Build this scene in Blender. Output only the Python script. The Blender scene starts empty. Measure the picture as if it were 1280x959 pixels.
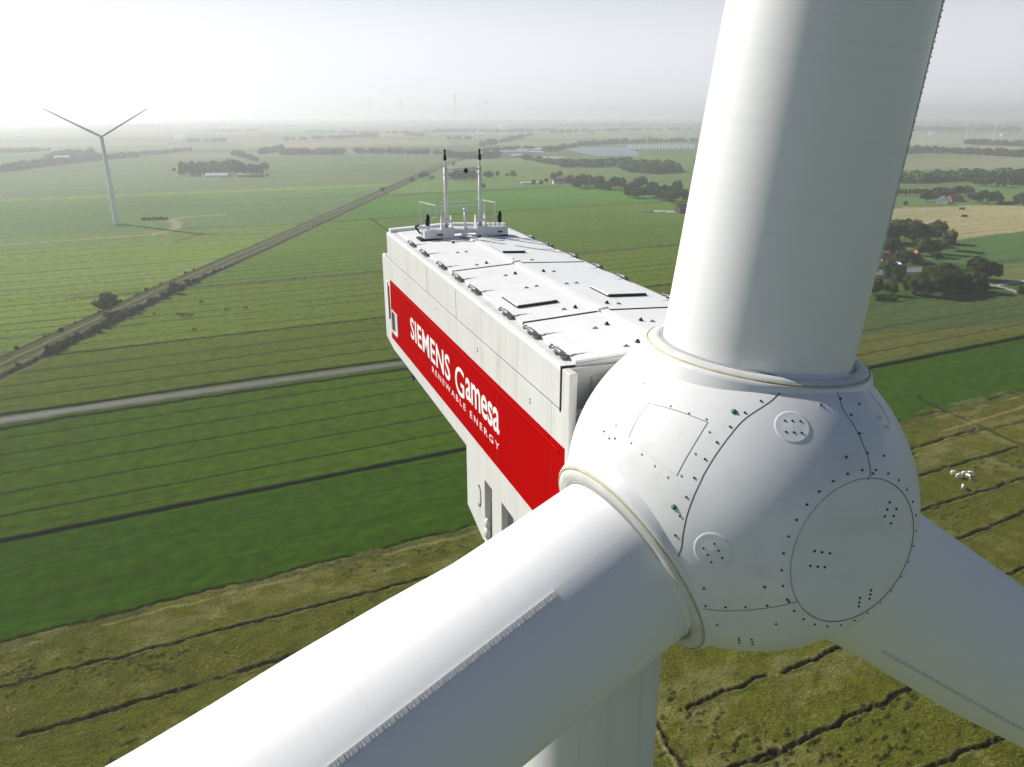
import bpy, bmesh, math, random
import numpy as np
from mathutils import Vector, Matrix, noise
R = math.radians
sc = bpy.context.scene
C = sc.collection
# ------------------------------------------------------------------ camera, world, sun, exposure
CAMH = 120.0
PITCH = R(19.946)
cam_d = bpy.data.cameras.new("camera")
cam_d.sensor_width = 36.0
cam_d.lens = 930.0 / 1280.0 * 36.0
cam_d.clip_start = 0.1
cam_d.clip_end = 60000.0
cam = bpy.data.objects.new("camera", cam_d)
C.objects.link(cam)
cam.location = (0, 0, CAMH)
cam.rotation_euler = (R(90) - PITCH, 0, 0)
sc.camera = cam

SUN_EL, SUN_AZ = R(33.0), R(-59.0)          # azimuth clockwise from +Y
SKY_STRENGTH = 0.05
SKY_HAZE_FALL = 1000.0
SKY_HAZE_COL = (11.7, 11.9, 12.6)
SKY_HAZE_GLOW = 0.70
w = bpy.data.worlds.new("World")
sc.world = w
w.use_nodes = True
nt = w.node_tree
bg = nt.nodes["Background"]
sky = nt.nodes.new("ShaderNodeTexSky")
sky.sky_type = 'NISHITA'
sky.sun_disc = False
sky.sun_elevation = SUN_EL
sky.sun_rotation = SUN_AZ
sky.altitude = 900
sky.air_density = 1.0
sky.dust_density = 0.3
sky.ozone_density = 3.0
# a pale haze layer lies over the horizon all the way round, a little whiter towards the sun
sdir = Vector((math.sin(SUN_AZ) * math.cos(SUN_EL), math.cos(SUN_AZ) * math.cos(SUN_EL), math.sin(SUN_EL)))
wtc = nt.nodes.new("ShaderNodeTexCoord")
wsep = nt.nodes.new("ShaderNodeSeparateXYZ"); nt.links.new(wtc.outputs["Generated"], wsep.inputs[0])
def wm(op, a, b_, clamp=False):
    n = nt.nodes.new("ShaderNodeMath"); n.operation = op; n.use_clamp = clamp
    for i, v in enumerate((a, b_)):
        if v is None: continue
        if isinstance(v, (int, float)): n.inputs[i].default_value = v
        else: nt.links.new(v, n.inputs[i])
    return n.outputs[0]
el_ = wm('MAXIMUM', wsep.outputs[2], 0.0)
el2 = wm('MULTIPLY', el_, el_)
hazef = wm('POWER', 2.718, wm('MULTIPLY', wm('MULTIPLY', el2, el2), -SKY_HAZE_FALL))
wdot = nt.nodes.new("ShaderNodeVectorMath"); wdot.operation = 'DOT_PRODUCT'; wdot.inputs[1].default_value = sdir
nt.links.new(wtc.outputs["Generated"], wdot.inputs[0])
glow = wm('POWER', wm('MAXIMUM', wm('MULTIPLY_ADD', wdot.outputs["Value"], 0.5), 0.0), 3.0)
glow.node.inputs[0].links[0].from_node.inputs[0].links[0].from_node.inputs[2].default_value = 0.5
hsc = nt.nodes.new("ShaderNodeVectorMath"); hsc.operation = 'SCALE'; hsc.inputs[0].default_value = SKY_HAZE_COL
lev = wm('MULTIPLY_ADD', glow, SKY_HAZE_GLOW); lev.node.inputs[2].default_value = 1.0
nt.links.new(lev, hsc.inputs["Scale"])
wmix = nt.nodes.new("ShaderNodeMix"); wmix.data_type = 'RGBA'
nt.links.new(hazef, wmix.inputs["Factor"]); nt.links.new(sky.outputs[0], wmix.inputs["A"]); nt.links.new(hsc.outputs[0], wmix.inputs["B"])
nt.links.new(wmix.outputs["Result"], bg.inputs[0])
bg.inputs[1].default_value = SKY_STRENGTH
sun_d = bpy.data.lights.new("sun", 'SUN')
sun_d.energy = 5.0
sun_d.angle = R(0.9)
sun_d.color = (1.0, 0.96, 0.90)
sun = bpy.data.objects.new("sun", sun_d)
C.objects.link(sun)
sdir = Vector((math.sin(SUN_AZ) * math.cos(SUN_EL), math.cos(SUN_AZ) * math.cos(SUN_EL), math.sin(SUN_EL)))
sun.rotation_euler = sdir.to_track_quat('Z', 'Y').to_euler()
sun.location = (0, 0, 400)
sc.view_settings.view_transform = 'Standard'
sc.view_settings.look = 'None'
sc.view_settings.exposure = 0.30
sc.view_settings.gamma = 1.0
HAZE_DENSITY = 1.9e-4
sc.render.engine = 'CYCLES'
sc.cycles.volume_bounces = 8
sc.cycles.max_bounces = 8

rng = random.Random(7)
nrg = np.random.default_rng(11)

# ------------------------------------------------------------------ survey: measured sight lines of the camera turned into places on the ground
_fw = Vector((0, math.cos(PITCH), -math.sin(PITCH)))
_up = Vector((0, math.sin(PITCH), math.cos(PITCH)))
def ray(px, py):
    v = _fw * 930.0 + Vector((1, 0, 0)) * (px - 640.0) - _up * (py - 479.5)
    return v.normalized()
def G(px, py, z=0.0):
    v = ray(px, py)
    t = (z - CAMH) / v.z
    return Vector((v.x * t, v.y * t, z))
CAM = Vector((0, 0, CAMH))
AL = R(25.7)
def uc(x, y):
    return x * math.cos(AL) + y * math.sin(AL), -x * math.sin(AL) + y * math.cos(AL)
def xy(u, c):
    return u * math.cos(AL) - c * math.sin(AL), u * math.sin(AL) + c * math.cos(AL)

# ------------------------------------------------------------------ materials
def new_mat(name):
    m = bpy.data.materials.new(name)
    m.use_nodes = True
    return m, m.node_tree, m.node_tree.nodes["Principled BSDF"]
def node(nt, t, **kw):
    n = nt.nodes.new(t)
    for k, v in kw.items():
        if k in n.inputs.keys() if isinstance(k, str) else False:
            n.inputs[k].default_value = v
        else:
            setattr(n, k, v)
    return n
def weather(m, amount, mapping, tint=(.30, .27, .21), lo=.52, hi=.78, scale=1.0):
    """thin run marks and grime over a paint"""
    nt = m.node_tree; b = nt.nodes['Principled BSDF']; src = b.inputs['Base Color'].links[0].from_socket
    tc = nt.nodes.new('ShaderNodeTexCoord'); mp = nt.nodes.new('ShaderNodeMapping'); mp.inputs['Scale'].default_value = mapping
    n = nt.nodes.new('ShaderNodeTexNoise'); n.inputs['Scale'].default_value = scale; n.inputs['Detail'].default_value = 7; n.inputs['Roughness'].default_value = .65
    r = nt.nodes.new('ShaderNodeMapRange'); r.inputs[1].default_value = lo; r.inputs[2].default_value = hi; r.inputs[3].default_value = 0; r.inputs[4].default_value = amount
    x = nt.nodes.new('ShaderNodeMix'); x.data_type = 'RGBA'; x.inputs['B'].default_value = (*tint, 1)
    nt.links.new(tc.outputs['Object'], mp.inputs[0]); nt.links.new(mp.outputs[0], n.inputs['Vector']); nt.links.new(n.outputs['Fac'], r.inputs[0])
    nt.links.new(r.outputs[0], x.inputs['Factor']); nt.links.new(src, x.inputs['A']); nt.links.new(x.outputs['Result'], b.inputs['Base Color'])
def mat(name, col, rough=0.5, metal=0.0, var=0.0, scale=4.0, bump=0.0, bscale=20.0, spec=0.5, coat=0.0):
    m, nt, b = new_mat(name)
    b.inputs["Base Color"].default_value = (*col, 1)
    b.inputs["Roughness"].default_value = rough
    b.inputs["Metallic"].default_value = metal
    b.inputs["Specular IOR Level"].default_value = spec
    b.inputs["Coat Weight"].default_value = coat
    tc = nt.nodes.new("ShaderNodeTexCoord")
    if var > 0:
        n = nt.nodes.new("ShaderNodeTexNoise")
        n.inputs["Scale"].default_value = scale
        n.inputs["Detail"].default_value = 6
        nt.links.new(tc.outputs["Object"], n.inputs["Vector"])
        mp = nt.nodes.new("ShaderNodeMapRange")
        mp.inputs[1].default_value = 0.3; mp.inputs[2].default_value = 0.7
        mp.inputs[3].default_value = 1 - var; mp.inputs[4].default_value = 1 + var
        nt.links.new(n.outputs["Fac"], mp.inputs[0])
        mx = nt.nodes.new("ShaderNodeVectorMath"); mx.operation = 'SCALE'
        mx.inputs[0].default_value = col
        nt.links.new(mp.outputs[0], mx.inputs["Scale"])
        nt.links.new(mx.outputs[0], b.inputs["Base Color"])
    if bump > 0:
        n = nt.nodes.new("ShaderNodeTexNoise")
        n.inputs["Scale"].default_value = bscale
        n.inputs["Detail"].default_value = 4
        nt.links.new(tc.outputs["Object"], n.inputs["Vector"])
        bp = nt.nodes.new("ShaderNodeBump")
        bp.inputs["Strength"].default_value = bump
        bp.inputs["Distance"].default_value = 0.02
        nt.links.new(n.outputs["Fac"], bp.inputs["Height"])
        nt.links.new(bp.outputs[0], b.inputs["Normal"])
    return m

M = {}
M['gelcoat'] = mat('white gelcoat', (0.79, 0.79, 0.775), 0.42, var=0.035, scale=1.6, bump=0.08, bscale=2.2, spec=0.4)
M['nacelle'] = mat('nacelle paint', (0.66, 0.655, 0.63), 0.5, var=0.03, scale=1.3, bump=0.06, bscale=5.0, spec=0.35)
M['roof'] = mat('roof coating', (0.78, 0.78, 0.77), 0.6, var=0.03, scale=2.5, bump=0.1, bscale=30, spec=0.3)
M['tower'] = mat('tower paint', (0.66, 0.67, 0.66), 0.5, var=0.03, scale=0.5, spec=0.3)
M['red'] = mat('red vinyl', (0.40, 0.0005, 0.0015), 0.7, var=0.04, scale=1.0, spec=0.02)
M['letter'] = mat('white lettering', (0.85, 0.85, 0.84), 0.5)
M['black'] = mat('black rubber and shadow gaps', (0.012, 0.012, 0.014), 0.6)
M['seam'] = mat('dark joint sealant', (0.065, 0.075, 0.09), 0.6)
M['thin'] = mat('grey joint sealant', (0.14, 0.15, 0.16), 0.6)
M['bolt'] = mat('dark bolt steel', (0.055, 0.06, 0.07), 0.45, metal=0.6)
M['washer'] = mat('white cap', (0.62, 0.62, 0.62), 0.5)
M['green'] = mat('green cap', (0.03, 0.22, 0.10), 0.4)
M['seal'] = mat('yellowed seal', (0.50, 0.45, 0.26), 0.6, var=0.2, scale=6)
M['collar'] = mat('grey collar', (0.66, 0.66, 0.63), 0.5, var=0.12, scale=3.0)
M['steel'] = mat('worn steel', (0.22, 0.22, 0.225), 0.5, metal=0.5, var=0.3, scale=25)
M['galv'] = mat('galvanised', (0.60, 0.62, 0.64), 0.5, metal=0.1, var=0.1, scale=12)
M['grey'] = mat('grey recess paint', (0.42, 0.42, 0.40), 0.6, var=0.05)
M['glass'] = mat('dark pane', (0.05, 0.06, 0.07), 0.15)
M['fin'] = mat('fin plastic', (0.62, 0.62, 0.62), 0.5, var=0.2, scale=14)

weather(M['gelcoat'], .14, (1, 1, 1), scale=1.1); weather(M['gelcoat'], .14, (5, .6, 5), scale=1.0)
weather(M['nacelle'], .38, (1.6, 1.6, .22), scale=1.6); weather(M['nacelle'], .25, (6, 1, .5), scale=1.5)
weather(M['roof'], .16, (1.0, 1.0, 1.0), tint=(.36, .35, .32), scale=1.3); weather(M['roof'], .15, (.5, 3.0, 1.0), tint=(.42, .41, .38), scale=2.5)
weather(M['tower'], .35, (3, 3, .06), scale=1.0); weather(M['red'], .22, (1.2, 1, .3), tint=(.20, .01, .01), scale=1.6)

# ------------------------------------------------------------------ mesh helpers
class MB:
    def __init__(s): s.v = []; s.f = []; s.sm = []
    def add(s, vs, fs, mtx=None, smooth=False):
        o = len(s.v)
        for p in vs:
            p = Vector(p)
            s.v.append(tuple(mtx @ p) if mtx is not None else tuple(p))
        for q in fs:
            s.f.append([i + o for i in q]); s.sm.append(smooth)
        return s
    def box(s, x0, x1, y0, y1, z0, z1, mtx=None, bev=0.0):
        if bev <= 0:
            vs = [(x, y, z) for z in (z0, z1) for x, y in ((x0, y0), (x1, y0), (x1, y1), (x0, y1))]
            fs = [(3, 2, 1, 0), (4, 5, 6, 7), (0, 1, 5, 4), (1, 2, 6, 5), (2, 3, 7, 6), (3, 0, 4, 7)]
            return s.add(vs, fs, mtx)
        b = bmesh.new()
        bmesh.ops.create_cube(b, size=1)
        for v in b.verts:
            v.co = Vector(((x0 + x1) / 2 + v.co.x * (x1 - x0), (y0 + y1) / 2 + v.co.y * (y1 - y0), (z0 + z1) / 2 + v.co.z * (z1 - z0)))
        bmesh.ops.bevel(b, geom=b.edges[:], offset=bev, segments=2, profile=0.6, affect='EDGES')
        b.verts.index_update()
        vs = [v.co.copy() for v in b.verts]; fs = [[v.index for v in f.verts] for f in b.faces]
        b.free()
        return s.add(vs, fs, mtx)
    def tube(s, p, q, r0, r1=None, n=10, caps=True):
        p, q = Vector(p), Vector(q); r1 = r0 if r1 is None else r1
        d = (q - p).normalized()
        a = d.orthogonal().normalized(); b = d.cross(a)
        vs = []
        for c, r in ((p, r0), (q, r1)):
            for i in range(n):
                t = 2 * math.pi * i / n
                vs.append(c + a * math.cos(t) * r + b * math.sin(t) * r)
        fs = [(i, (i + 1) % n, n + (i + 1) % n, n + i) for i in range(n)]
        s.add(vs, fs, smooth=n > 6)
        if caps:
            s.add(vs, [tuple(range(n - 1, -1, -1)), tuple(range(n, 2 * n))])
        return s
    def path(s, pts, r, n=6):
        for a, b in zip(pts[:-1], pts[1:]): s.tube(a, b, r, n=n, caps=True)
        return s
    def lathe(s, prof, axis_o, axis, n=64, closed=False):
        axis = Vector(axis).normalized(); o = Vector(axis_o)
        a = axis.orthogonal().normalized(); b = axis.cross(a)
        vs = []
        for h, r in prof:
            for i in range(n):
                t = 2 * math.pi * i / n
                vs.append(o + axis * h + (a * math.cos(t) + b * math.sin(t)) * r)
        fs = []
        for k in range(len(prof) - 1):
            for i in range(n):
                j = (i + 1) % n
                fs.append((k * n + i, k * n + j, (k + 1) * n + j, (k + 1) * n + i))
        return s.add(vs, fs, smooth=True)
    def ball(s, c, r, n=10, sc_=(1, 1, 1)):
        vs = [Vector(c) + Vector((0, 0, -r * sc_[2]))]
        m = max(4, n // 2)
        for k in range(1, m):
            ph = -math.pi / 2 + math.pi * k / m
            for i in range(n):
                t = 2 * math.pi * i / n
                vs.append(Vector(c) + Vector((math.cos(ph) * math.cos(t) * r * sc_[0], math.cos(ph) * math.sin(t) * r * sc_[1], math.sin(ph) * r * sc_[2])))
        vs.append(Vector(c) + Vector((0, 0, r * sc_[2])))
        fs = [(0, 1 + (i + 1) % n, 1 + i) for i in range(n)]
        for k in range(m - 2):
            for i in range(n):
                j = (i + 1) % n
                fs.append((1 + k * n + i, 1 + k * n + j, 1 + (k + 1) * n + j, 1 + (k + 1) * n + i))
        last = len(vs) - 1; o = 1 + (m - 2) * n
        fs += [(o + i, o + (i + 1) % n, last) for i in range(n)]
        return s.add(vs, fs, smooth=True)
    def prism(s, poly, z0, z1, mtx=None):
        n = len(poly)
        vs = [(x, y, z0) for x, y in poly] + [(x, y, z1) for x, y in poly]
        fs = [tuple(range(n - 1, -1, -1)), tuple(range(n, 2 * n))] + [(i, (i + 1) % n, n + (i + 1) % n, n + i) for i in range(n)]
        return s.add(vs, fs, mtx)
    def mesh(s, name, m):
        me = bpy.data.meshes.new(name)
        me.from_pydata([tuple(v) for v in s.v], [], s.f)
        me.polygons.foreach_set("use_smooth", s.sm)
        for q in (m if isinstance(m, (list, tuple)) else [m]): me.materials.append(q)
        me.validate()
        b = bmesh.new(); b.from_mesh(me)
        bmesh.ops.remove_doubles(b, verts=b.verts, dist=1e-5)
        bmesh.ops.recalc_face_normals(b, faces=b.faces)
        b.to_mesh(me); b.free()
        return me
    def build(s, name, m, parent=None, mtx=None, kind=None, label=None):
        return link(name, s.mesh(name, m), parent, mtx, kind, label)
def split_islands(me):
    """one mesh per connected piece"""
    b = bmesh.new(); b.from_mesh(me); b.verts.ensure_lookup_table()
    seen = set(); out = []
    for v in b.verts:
        if v.index in seen: continue
        stack = [v]; isl = []; seen.add(v.index)
        while stack:
            q = stack.pop(); isl.append(q)
            for e in q.link_edges:
                o = e.other_vert(q)
                if o.index not in seen: seen.add(o.index); stack.append(o)
        ix = {q.index: i for i, q in enumerate(isl)}
        fs = {f.index: [ix[w_.index] for w_ in f.verts] for q in isl for f in q.link_faces}
        m2 = bpy.data.meshes.new(me.name); m2.from_pydata([tuple(q.co) for q in isl], [], list(fs.values()))
        for mt in me.materials: m2.materials.append(mt)
        m2.update(); out.append(m2)
    b.free(); return out
def link_split(name, me, parent=None, mtx=None):
    return [link(name, m2, parent, mtx) for m2 in split_islands(me)]
def link(name, me, parent=None, mtx=None, kind=None, label=None):
    o = bpy.data.objects.new(name, me)
    C.objects.link(o)
    if mtx is not None: o.matrix_local = mtx
    if parent is not None: o.parent = parent
    if kind: o["kind"] = kind
    if label: o["label"] = label
    return o
def empty(name, loc, label=None, cat=None, group=None, rotz=0.0):
    o = bpy.data.objects.new(name, None)
    C.objects.link(o); o.location = loc; o.rotation_euler = (0, 0, rotz)
    o.empty_display_size = 0.5
    return tag(o, label, cat, group)
def tag(o, label=None, cat=None, group=None, kind=None):
    if label: o["label"] = label
    if cat: o["category"] = cat
    if group: o["group"] = group
    if kind: o["kind"] = kind
    return o
def copy_tree(src, loc, rotz=0.0, scale=None, label=None, group=None):
    c = src.copy(); C.objects.link(c)
    c.location = loc; c.rotation_euler = (0, 0, rotz)
    if scale: c.scale = scale if isinstance(scale, tuple) else (scale,) * 3
    if label: c["label"] = label
    if group: c["group"] = group
    def rec(a, b):
        for ch in a.children:
            d = ch.copy(); C.objects.link(d); d.parent = b
            rec(ch, d)
    rec(src, c)
    return c

# ------------------------------------------------------------------ THE WIND TURBINE
HUBC = Vector((3.2153, 9.9703, -5.1289)) + CAM
NAX = Vector((0.34119278, -0.93524929, 0.09431997)).normalized()       # rotor axis, towards the nose
BD = [Vector((0.10108457, 0.02081486, 0.99466007)), Vector((-0.80216469, -0.44874101, -0.39390774)), Vector((0.8124849, 0.12255263, -0.56995538))]
YAW = R(20.5)
SV = Vector((-math.sin(YAW), math.cos(YAW), 0)); TV = Vector((-math.cos(YAW), -math.sin(YAW), 0))
def frame(x, y, z, o):
    m = Matrix((x, y, z)).transposed().to_4x4(); m.translation = o
    return m
NF = frame(SV, TV, Vector((0, 0, 1)), HUBC)
NFi = NF.inverted()
TOWER = HUBC + SV * 4.05
BASE = Vector((TOWER.x, TOWER.y, 0))
toB = Matrix.Translation(-BASE)
turbine = empty('wind_turbine', BASE, 'huge white wind turbine filling the foreground, its nacelle carrying a red lettered stripe', 'wind turbine')

# tower
mb = MB()
ztop = HUBC.z - BASE.z - 2.1
prof = []
for k in range(13):
    t = k / 12
    prof.append((ztop * t, 2.55 - 1.05 * t ** 1.15))
mb.lathe(prof, (0, 0, 0), (0, 0, 1), 72)
tower = mb.build('tower', M['tower'], turbine)
for k in range(1, 5):
    zz = ztop * k / 5
    r = 2.55 - 1.05 * (k / 5) ** 1.15
    MB().lathe([(zz - .05, r - .01), (zz - .05, r + .012), (zz + .05, r + .012), (zz + .05, r - .02)], (0, 0, 0), (0, 0, 1), 72).build('section_flange', M['tower'], tower)
mb = MB(); mb.box(-.55, .55, -2.66, -2.5, 1.2, 3.5, bev=.04)
door = mb.build('door', M['galv'], tower)
mb = MB(); [mb.box(-.8, .8, -3.0 - .3 * k, -2.6 - .3 * k, 1.05 - .21 * k, 1.15 - .21 * k) for k in range(5)]
mb.build('step', M['galv'], tower)
MB().lathe([(0, 3.2), (.35, 3.2), (.35, 2.4)], (0, 0, 0), (0, 0, 1), 48).build('foundation_ring', M['grey'], tower)

# ---- nacelle (frame: x backwards along the axis, y to its left, z up, origin in the hub)
def rz(s, t): return 1.42 + .017 * s + .1 * (1 - abs(t) / 1.97)
def roofhit(px, py, add=0.045):
    v = ray(px, py); z = 1.6
    for _ in range(20):
        t = (HUBC.z + z - CAMH) / v.z
        P = CAM + v * t - HUBC
        s_, t_ = P.dot(SV), P.dot(TV)
        z = rz(s_, t_) + add
    return s_, t_
HW = 1.975
def hull(profile, hw, bev=0.05):
    """profile in (s, z) extruded over the width, long edges softened"""
    b = bmesh.new()
    A = [b.verts.new((x, -hw, z)) for x, z in profile]; B_ = [b.verts.new((x, hw, z)) for x, z in profile]
    n = len(profile)
    b.faces.new(A); b.faces.new(B_[::-1])
    for i in range(n): b.faces.new((A[i], B_[i], B_[(i + 1) % n], A[(i + 1) % n]))
    bmesh.ops.recalc_face_normals(b, faces=b.faces)
    if bev: bmesh.ops.bevel(b, geom=b.edges[:], offset=bev, segments=3, profile=0.5, affect='EDGES')
    b.verts.index_update()
    m = MB(); m.add([v.co.copy() for v in b.verts], [[v.index for v in f.verts] for f in b.faces])
    b.free(); return m
nac = hull([(1.5, .745), (15.95, .865), (16.05, .80), (16.08, -1.98), (15.0, -2.15), (1.5, -2.15)], HW, .045).build('nacelle', M['nacelle'], turbine, toB @ NF)
# upper housing with gabled roof
b = MB()
ring = []
for s_ in (1.74, 15.1):
    q = [(HW - .004, .62), (HW - .004, rz(s_, HW) - .07), (HW - .03, rz(s_, HW) - .02), (HW - .09, rz(s_, HW)), (.11, rz(s_, .11)), (-.0, rz(s_, 0)), (-HW + .09, rz(s_, HW)), (-HW + .03, rz(s_, HW) - .02), (-HW + .004, rz(s_, HW) - .07), (-HW + .004, .62)]
    ring.append([(s_, t, z) for t, z in q])
n_ = len(ring[0])
b.add(ring[0] + ring[1], [tuple(range(n_)), tuple(range(2 * n_ - 1, n_ - 1, -1))] + [(i, (i + 1) % n_, n_ + (i + 1) % n_, n_ + i) for i in range(n_)])
upper = b.build('upper_housing', M['nacelle'], nac)
# rear parapet and left/right edge lips of the roof
def strip_on_roof(mb, s0, s1, t0, t1, h0, h1):
    vs = []
    for h in (h0, h1):
        for s_, t_ in ((s0, t0), (s1, t0), (s1, t1), (s0, t1)): vs.append((s_, t_, rz(s_, t_) + h))
    mb.add(vs, [(3, 2, 1, 0), (4, 5, 6, 7), (0, 1, 5, 4), (1, 2, 6, 5), (2, 3, 7, 6), (3, 0, 4, 7)])
m = MB(); strip_on_roof(m, 14.82, 15.06, -1.9, 0, .001, .09); strip_on_roof(m, 14.82, 15.06, 0, 1.9, .001, .09)
m.build('rear_lip', M['roof'], nac)
for s0, s1 in ((8.64, 14.5), (4.04, 8.56), (1.76, 3.96)):
    for t0, t1 in ((.2, 1.72), (-1.72, .0)):
        m = MB()
        t_in = .2 if t0 > 0 else 0.0
        strip_on_roof(m, s0, s1, t0, t1, .002, .045)
        m.build('roof_panel', M['roof'], nac)
        if s0 > 2:
            m = MB(); strip_on_roof(m, s0 - .045, s0 - .003, t0 + .01, t1 - .01, .001, .052)  # black strip stands in for the shadowed gap along the panel's front edge
            m.build('shadow_gap_strip', M['black'], nac)
m = MB()
for s0, s1 in ((8.62, 14.5), (4.0, 8.58), (1.78, 3.97)):
    m = MB(); strip_on_roof(m, s0, s1, .03, .18, .002, .085); m.build('ridge_cap', M['roof'], nac)
for s0 in (8.6, 3.98):
    m = MB(); m.tube((s0 + .02, .0, rz(s0, 0) + .06), (s0 + .02, .22, rz(s0, 0) + .06), .045, n=8); m.build('ridge_clip', M['galv'], nac)
# roof hatches
for (s0, s1, t0, t1) in ((9.93, 10.9, -.64, .0 - .02), (4.95, 5.8, .63, 1.47), (5.0, 5.8, -1.4, -.52)):
    m = MB(); strip_on_roof(m, s0, s1, t0, t1, .05, .10)
    h = m.build('roof_hatch', M['roof'], nac)
    m = MB(); strip_on_roof(m, s0 - .03, s0 - .002, t0, t1, .046, .092); strip_on_roof(m, s0, s1, t1 + .002, t1 + .014, .046, .07); m.build('shadow_gap_strip', M['black'], h)  # black strips stand for the hatch's shaded front edge and side joint
# lifting eyes and studs on the panels
eyes = [(566.6, 304), (596.7, 302), (608, 329.5), (642, 326), (644, 342.7), (679.3, 339.7), (719, 385), (758.6, 379.5), (758.6, 406), (801, 401), (797, 428)]
studs = [(572, 316), (582.8, 315), (596, 331.5), (664.8, 325.2), (692, 339.7), (632, 344.8), (658, 360), (670.6, 358), (705, 387), (773, 380), (744, 410.5), (815, 402), (782.7, 433), (708, 355), (720.4, 354)]
me_eye = MB().add([(-.045, -.035, 0), (.045, -.035, 0), (.045, .035, 0), (-.045, .035, 0), (0, -.015, .06), (0, .015, .06)], [(3, 2, 1, 0), (0, 1, 4), (2, 3, 5), (1, 2, 5, 4), (3, 0, 4, 5)]).mesh('lifting_eye', M['black'])
mb = MB(); mb.box(-.025, .025, -.05, .05, 0, .012, bev=.004); mb.tube((0, 0, .018), (0, 0, .035), .018, n=6)
me_stud = mb.mesh('anchor_plate', M['steel'])
for L_, me, nm in ((eyes, me_eye, 'lifting_eye'), (studs, me_stud, 'anchor_plate')):
    for p in L_:
        s_, t_ = roofhit(*p)
        link(nm, me, nac, Matrix.Translation((s_, t_, rz(s_, t_) + .044)))
# over-centre latches along both roof edges
mb = MB()
mb.tube((-.27, 0, .075), (.10, 0, .085), .048, n=10)
mb.tube((.12, .0, .09), (.27, .015, .075), .034, n=8)
mb.ball((.29, .015, .075), .055, 8)
mb.box(-.30, -.22, -.12, .06, .0, .05)
mb.box(.02, .08, -.05, .05, .0, .06)
mb.box(-.34, -.25, -.22, -.10, .02, .045)
mlat = mb.mesh('latch', M['steel'])
mb = MB(); mb.box(-.28, -.255, -.75, -.16, .012, .030)
for k in range(4): mb.box(-.283, -.252, -.24 - .15 * k, -.22 - .15 * k, .026, .036)
marm = mb.mesh('latch_arm', M['steel'])
lefts = [12.45, 11.05, 9.35, 7.95, 6.7, 4.72, 3.42, 2.25]
rights = [12.4, 11.0, 9.4, 8.0, 6.75, 4.75, 3.4, 2.3]
for k, s_ in enumerate(lefts):
    o = link('latch', mlat, nac, Matrix.Translation((s_, 1.80, rz(s_, 1.8) + .01)) @ Matrix.Scale(.86, 4))
    link('latch_arm', marm, o, Matrix.Translation((0, 0, .03)))
for s_ in rights:
    mm = Matrix.Translation((s_, -1.80, rz(s_, 1.8) + .01)) @ Matrix.Scale(-1, 4, (0, 1, 0)) @ Matrix.Scale(.75, 4)
    o = link('latch', mlat, nac, mm)
    link('latch_arm', marm, o, Matrix.Translation((0, 0, .03)))
# seams, gasket and frame at the front edge
def sideline(mb, pts, wd, out=.003, t=HW):
    for a, b_ in zip(pts[:-1], pts[1:]):
        a, b_ = Vector((a[0], a[1])), Vector((b_[0], b_[1]))
        d = (b_ - a).normalized(); n = Vector((-d.y, d.x)) * wd / 2
        q = [a - n, b_ - n, b_ + n, a + n]
        vs = [(p.x, t - .02, p.y) for p in q] + [(p.x, t + out, p.y) for p in q]
        mb.add(vs, [(0, 1, 2, 3), (7, 6, 5, 4), (0, 4, 5, 1), (1, 5, 6, 2), (2, 6, 7, 3), (3, 7, 4, 0)])
m = MB(); sideline(m, [(1.74, .735), (7.5, .775), (15.5, .87)], .014); m.build('housing_seam', M['thin'], nac)
m = MB(); sideline(m, [(1.73, .70), (1.73, 1.43)], .035, .006)
m.box(1.71, 1.755, 1.74, HW + .006, 1.43, 1.452)
m.build('gasket', M['black'], nac)
for s_, z0, z1 in ((7.5, .79, 1.42), (2.05, -2.1, .72), (4.75, .2, .75), (10.1, .83, 1.48), (7.5, .17, .77), (13.0, .22, .84)):
    m = MB(); sideline(m, [(s_, z0), (s_ + .02, z1)], .008, .0015); m.build('panel_joint', mat('joint line', (.42, .42, .41), .6) if 'jl' not in M else M['jl'], nac)
for sg in (1, -1):
    m = MB()
    y0, y1 = (1.84, HW - .002) if sg > 0 else (-HW + .002, -1.84)
    m.box(1.40, 1.705, y0, y1, -2.1, 1.43, bev=.025)
    m.build('front_frame', M['nacelle'], nac)
m = MB(); m.box(1.63, 1.738, -1.838, 1.838, -2.05, 1.425); m.build('front_wall', M['grey'], nac)
m = MB(); m.add([(1.625, 1.5, 1.27), (1.625, 1.48, 1.05), (1.625, 1.2, .86), (1.625, .4, .82), (1.625, .4, 1.27), (1.60, 1.5, 1.27), (1.60, 1.48, 1.05), (1.60, 1.2, .86), (1.60, .4, .82), (1.60, .4, 1.27)], [(4, 3, 2, 1, 0), (5, 6, 7, 8, 9), (0, 1, 6, 5), (1, 2, 7, 6), (2, 3, 8, 7), (3, 4, 9, 8), (4, 0, 5, 9)]); m.build('front_cover_plate', M['grey'], nac)
# bearing neck between nacelle and hub
MB().lathe([(-.2, 1.25), (1.7, 1.45)], (0, 0, 0), (1, 0, 0), 48).build('main_bearing_neck', M['grey'], nac)
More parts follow.
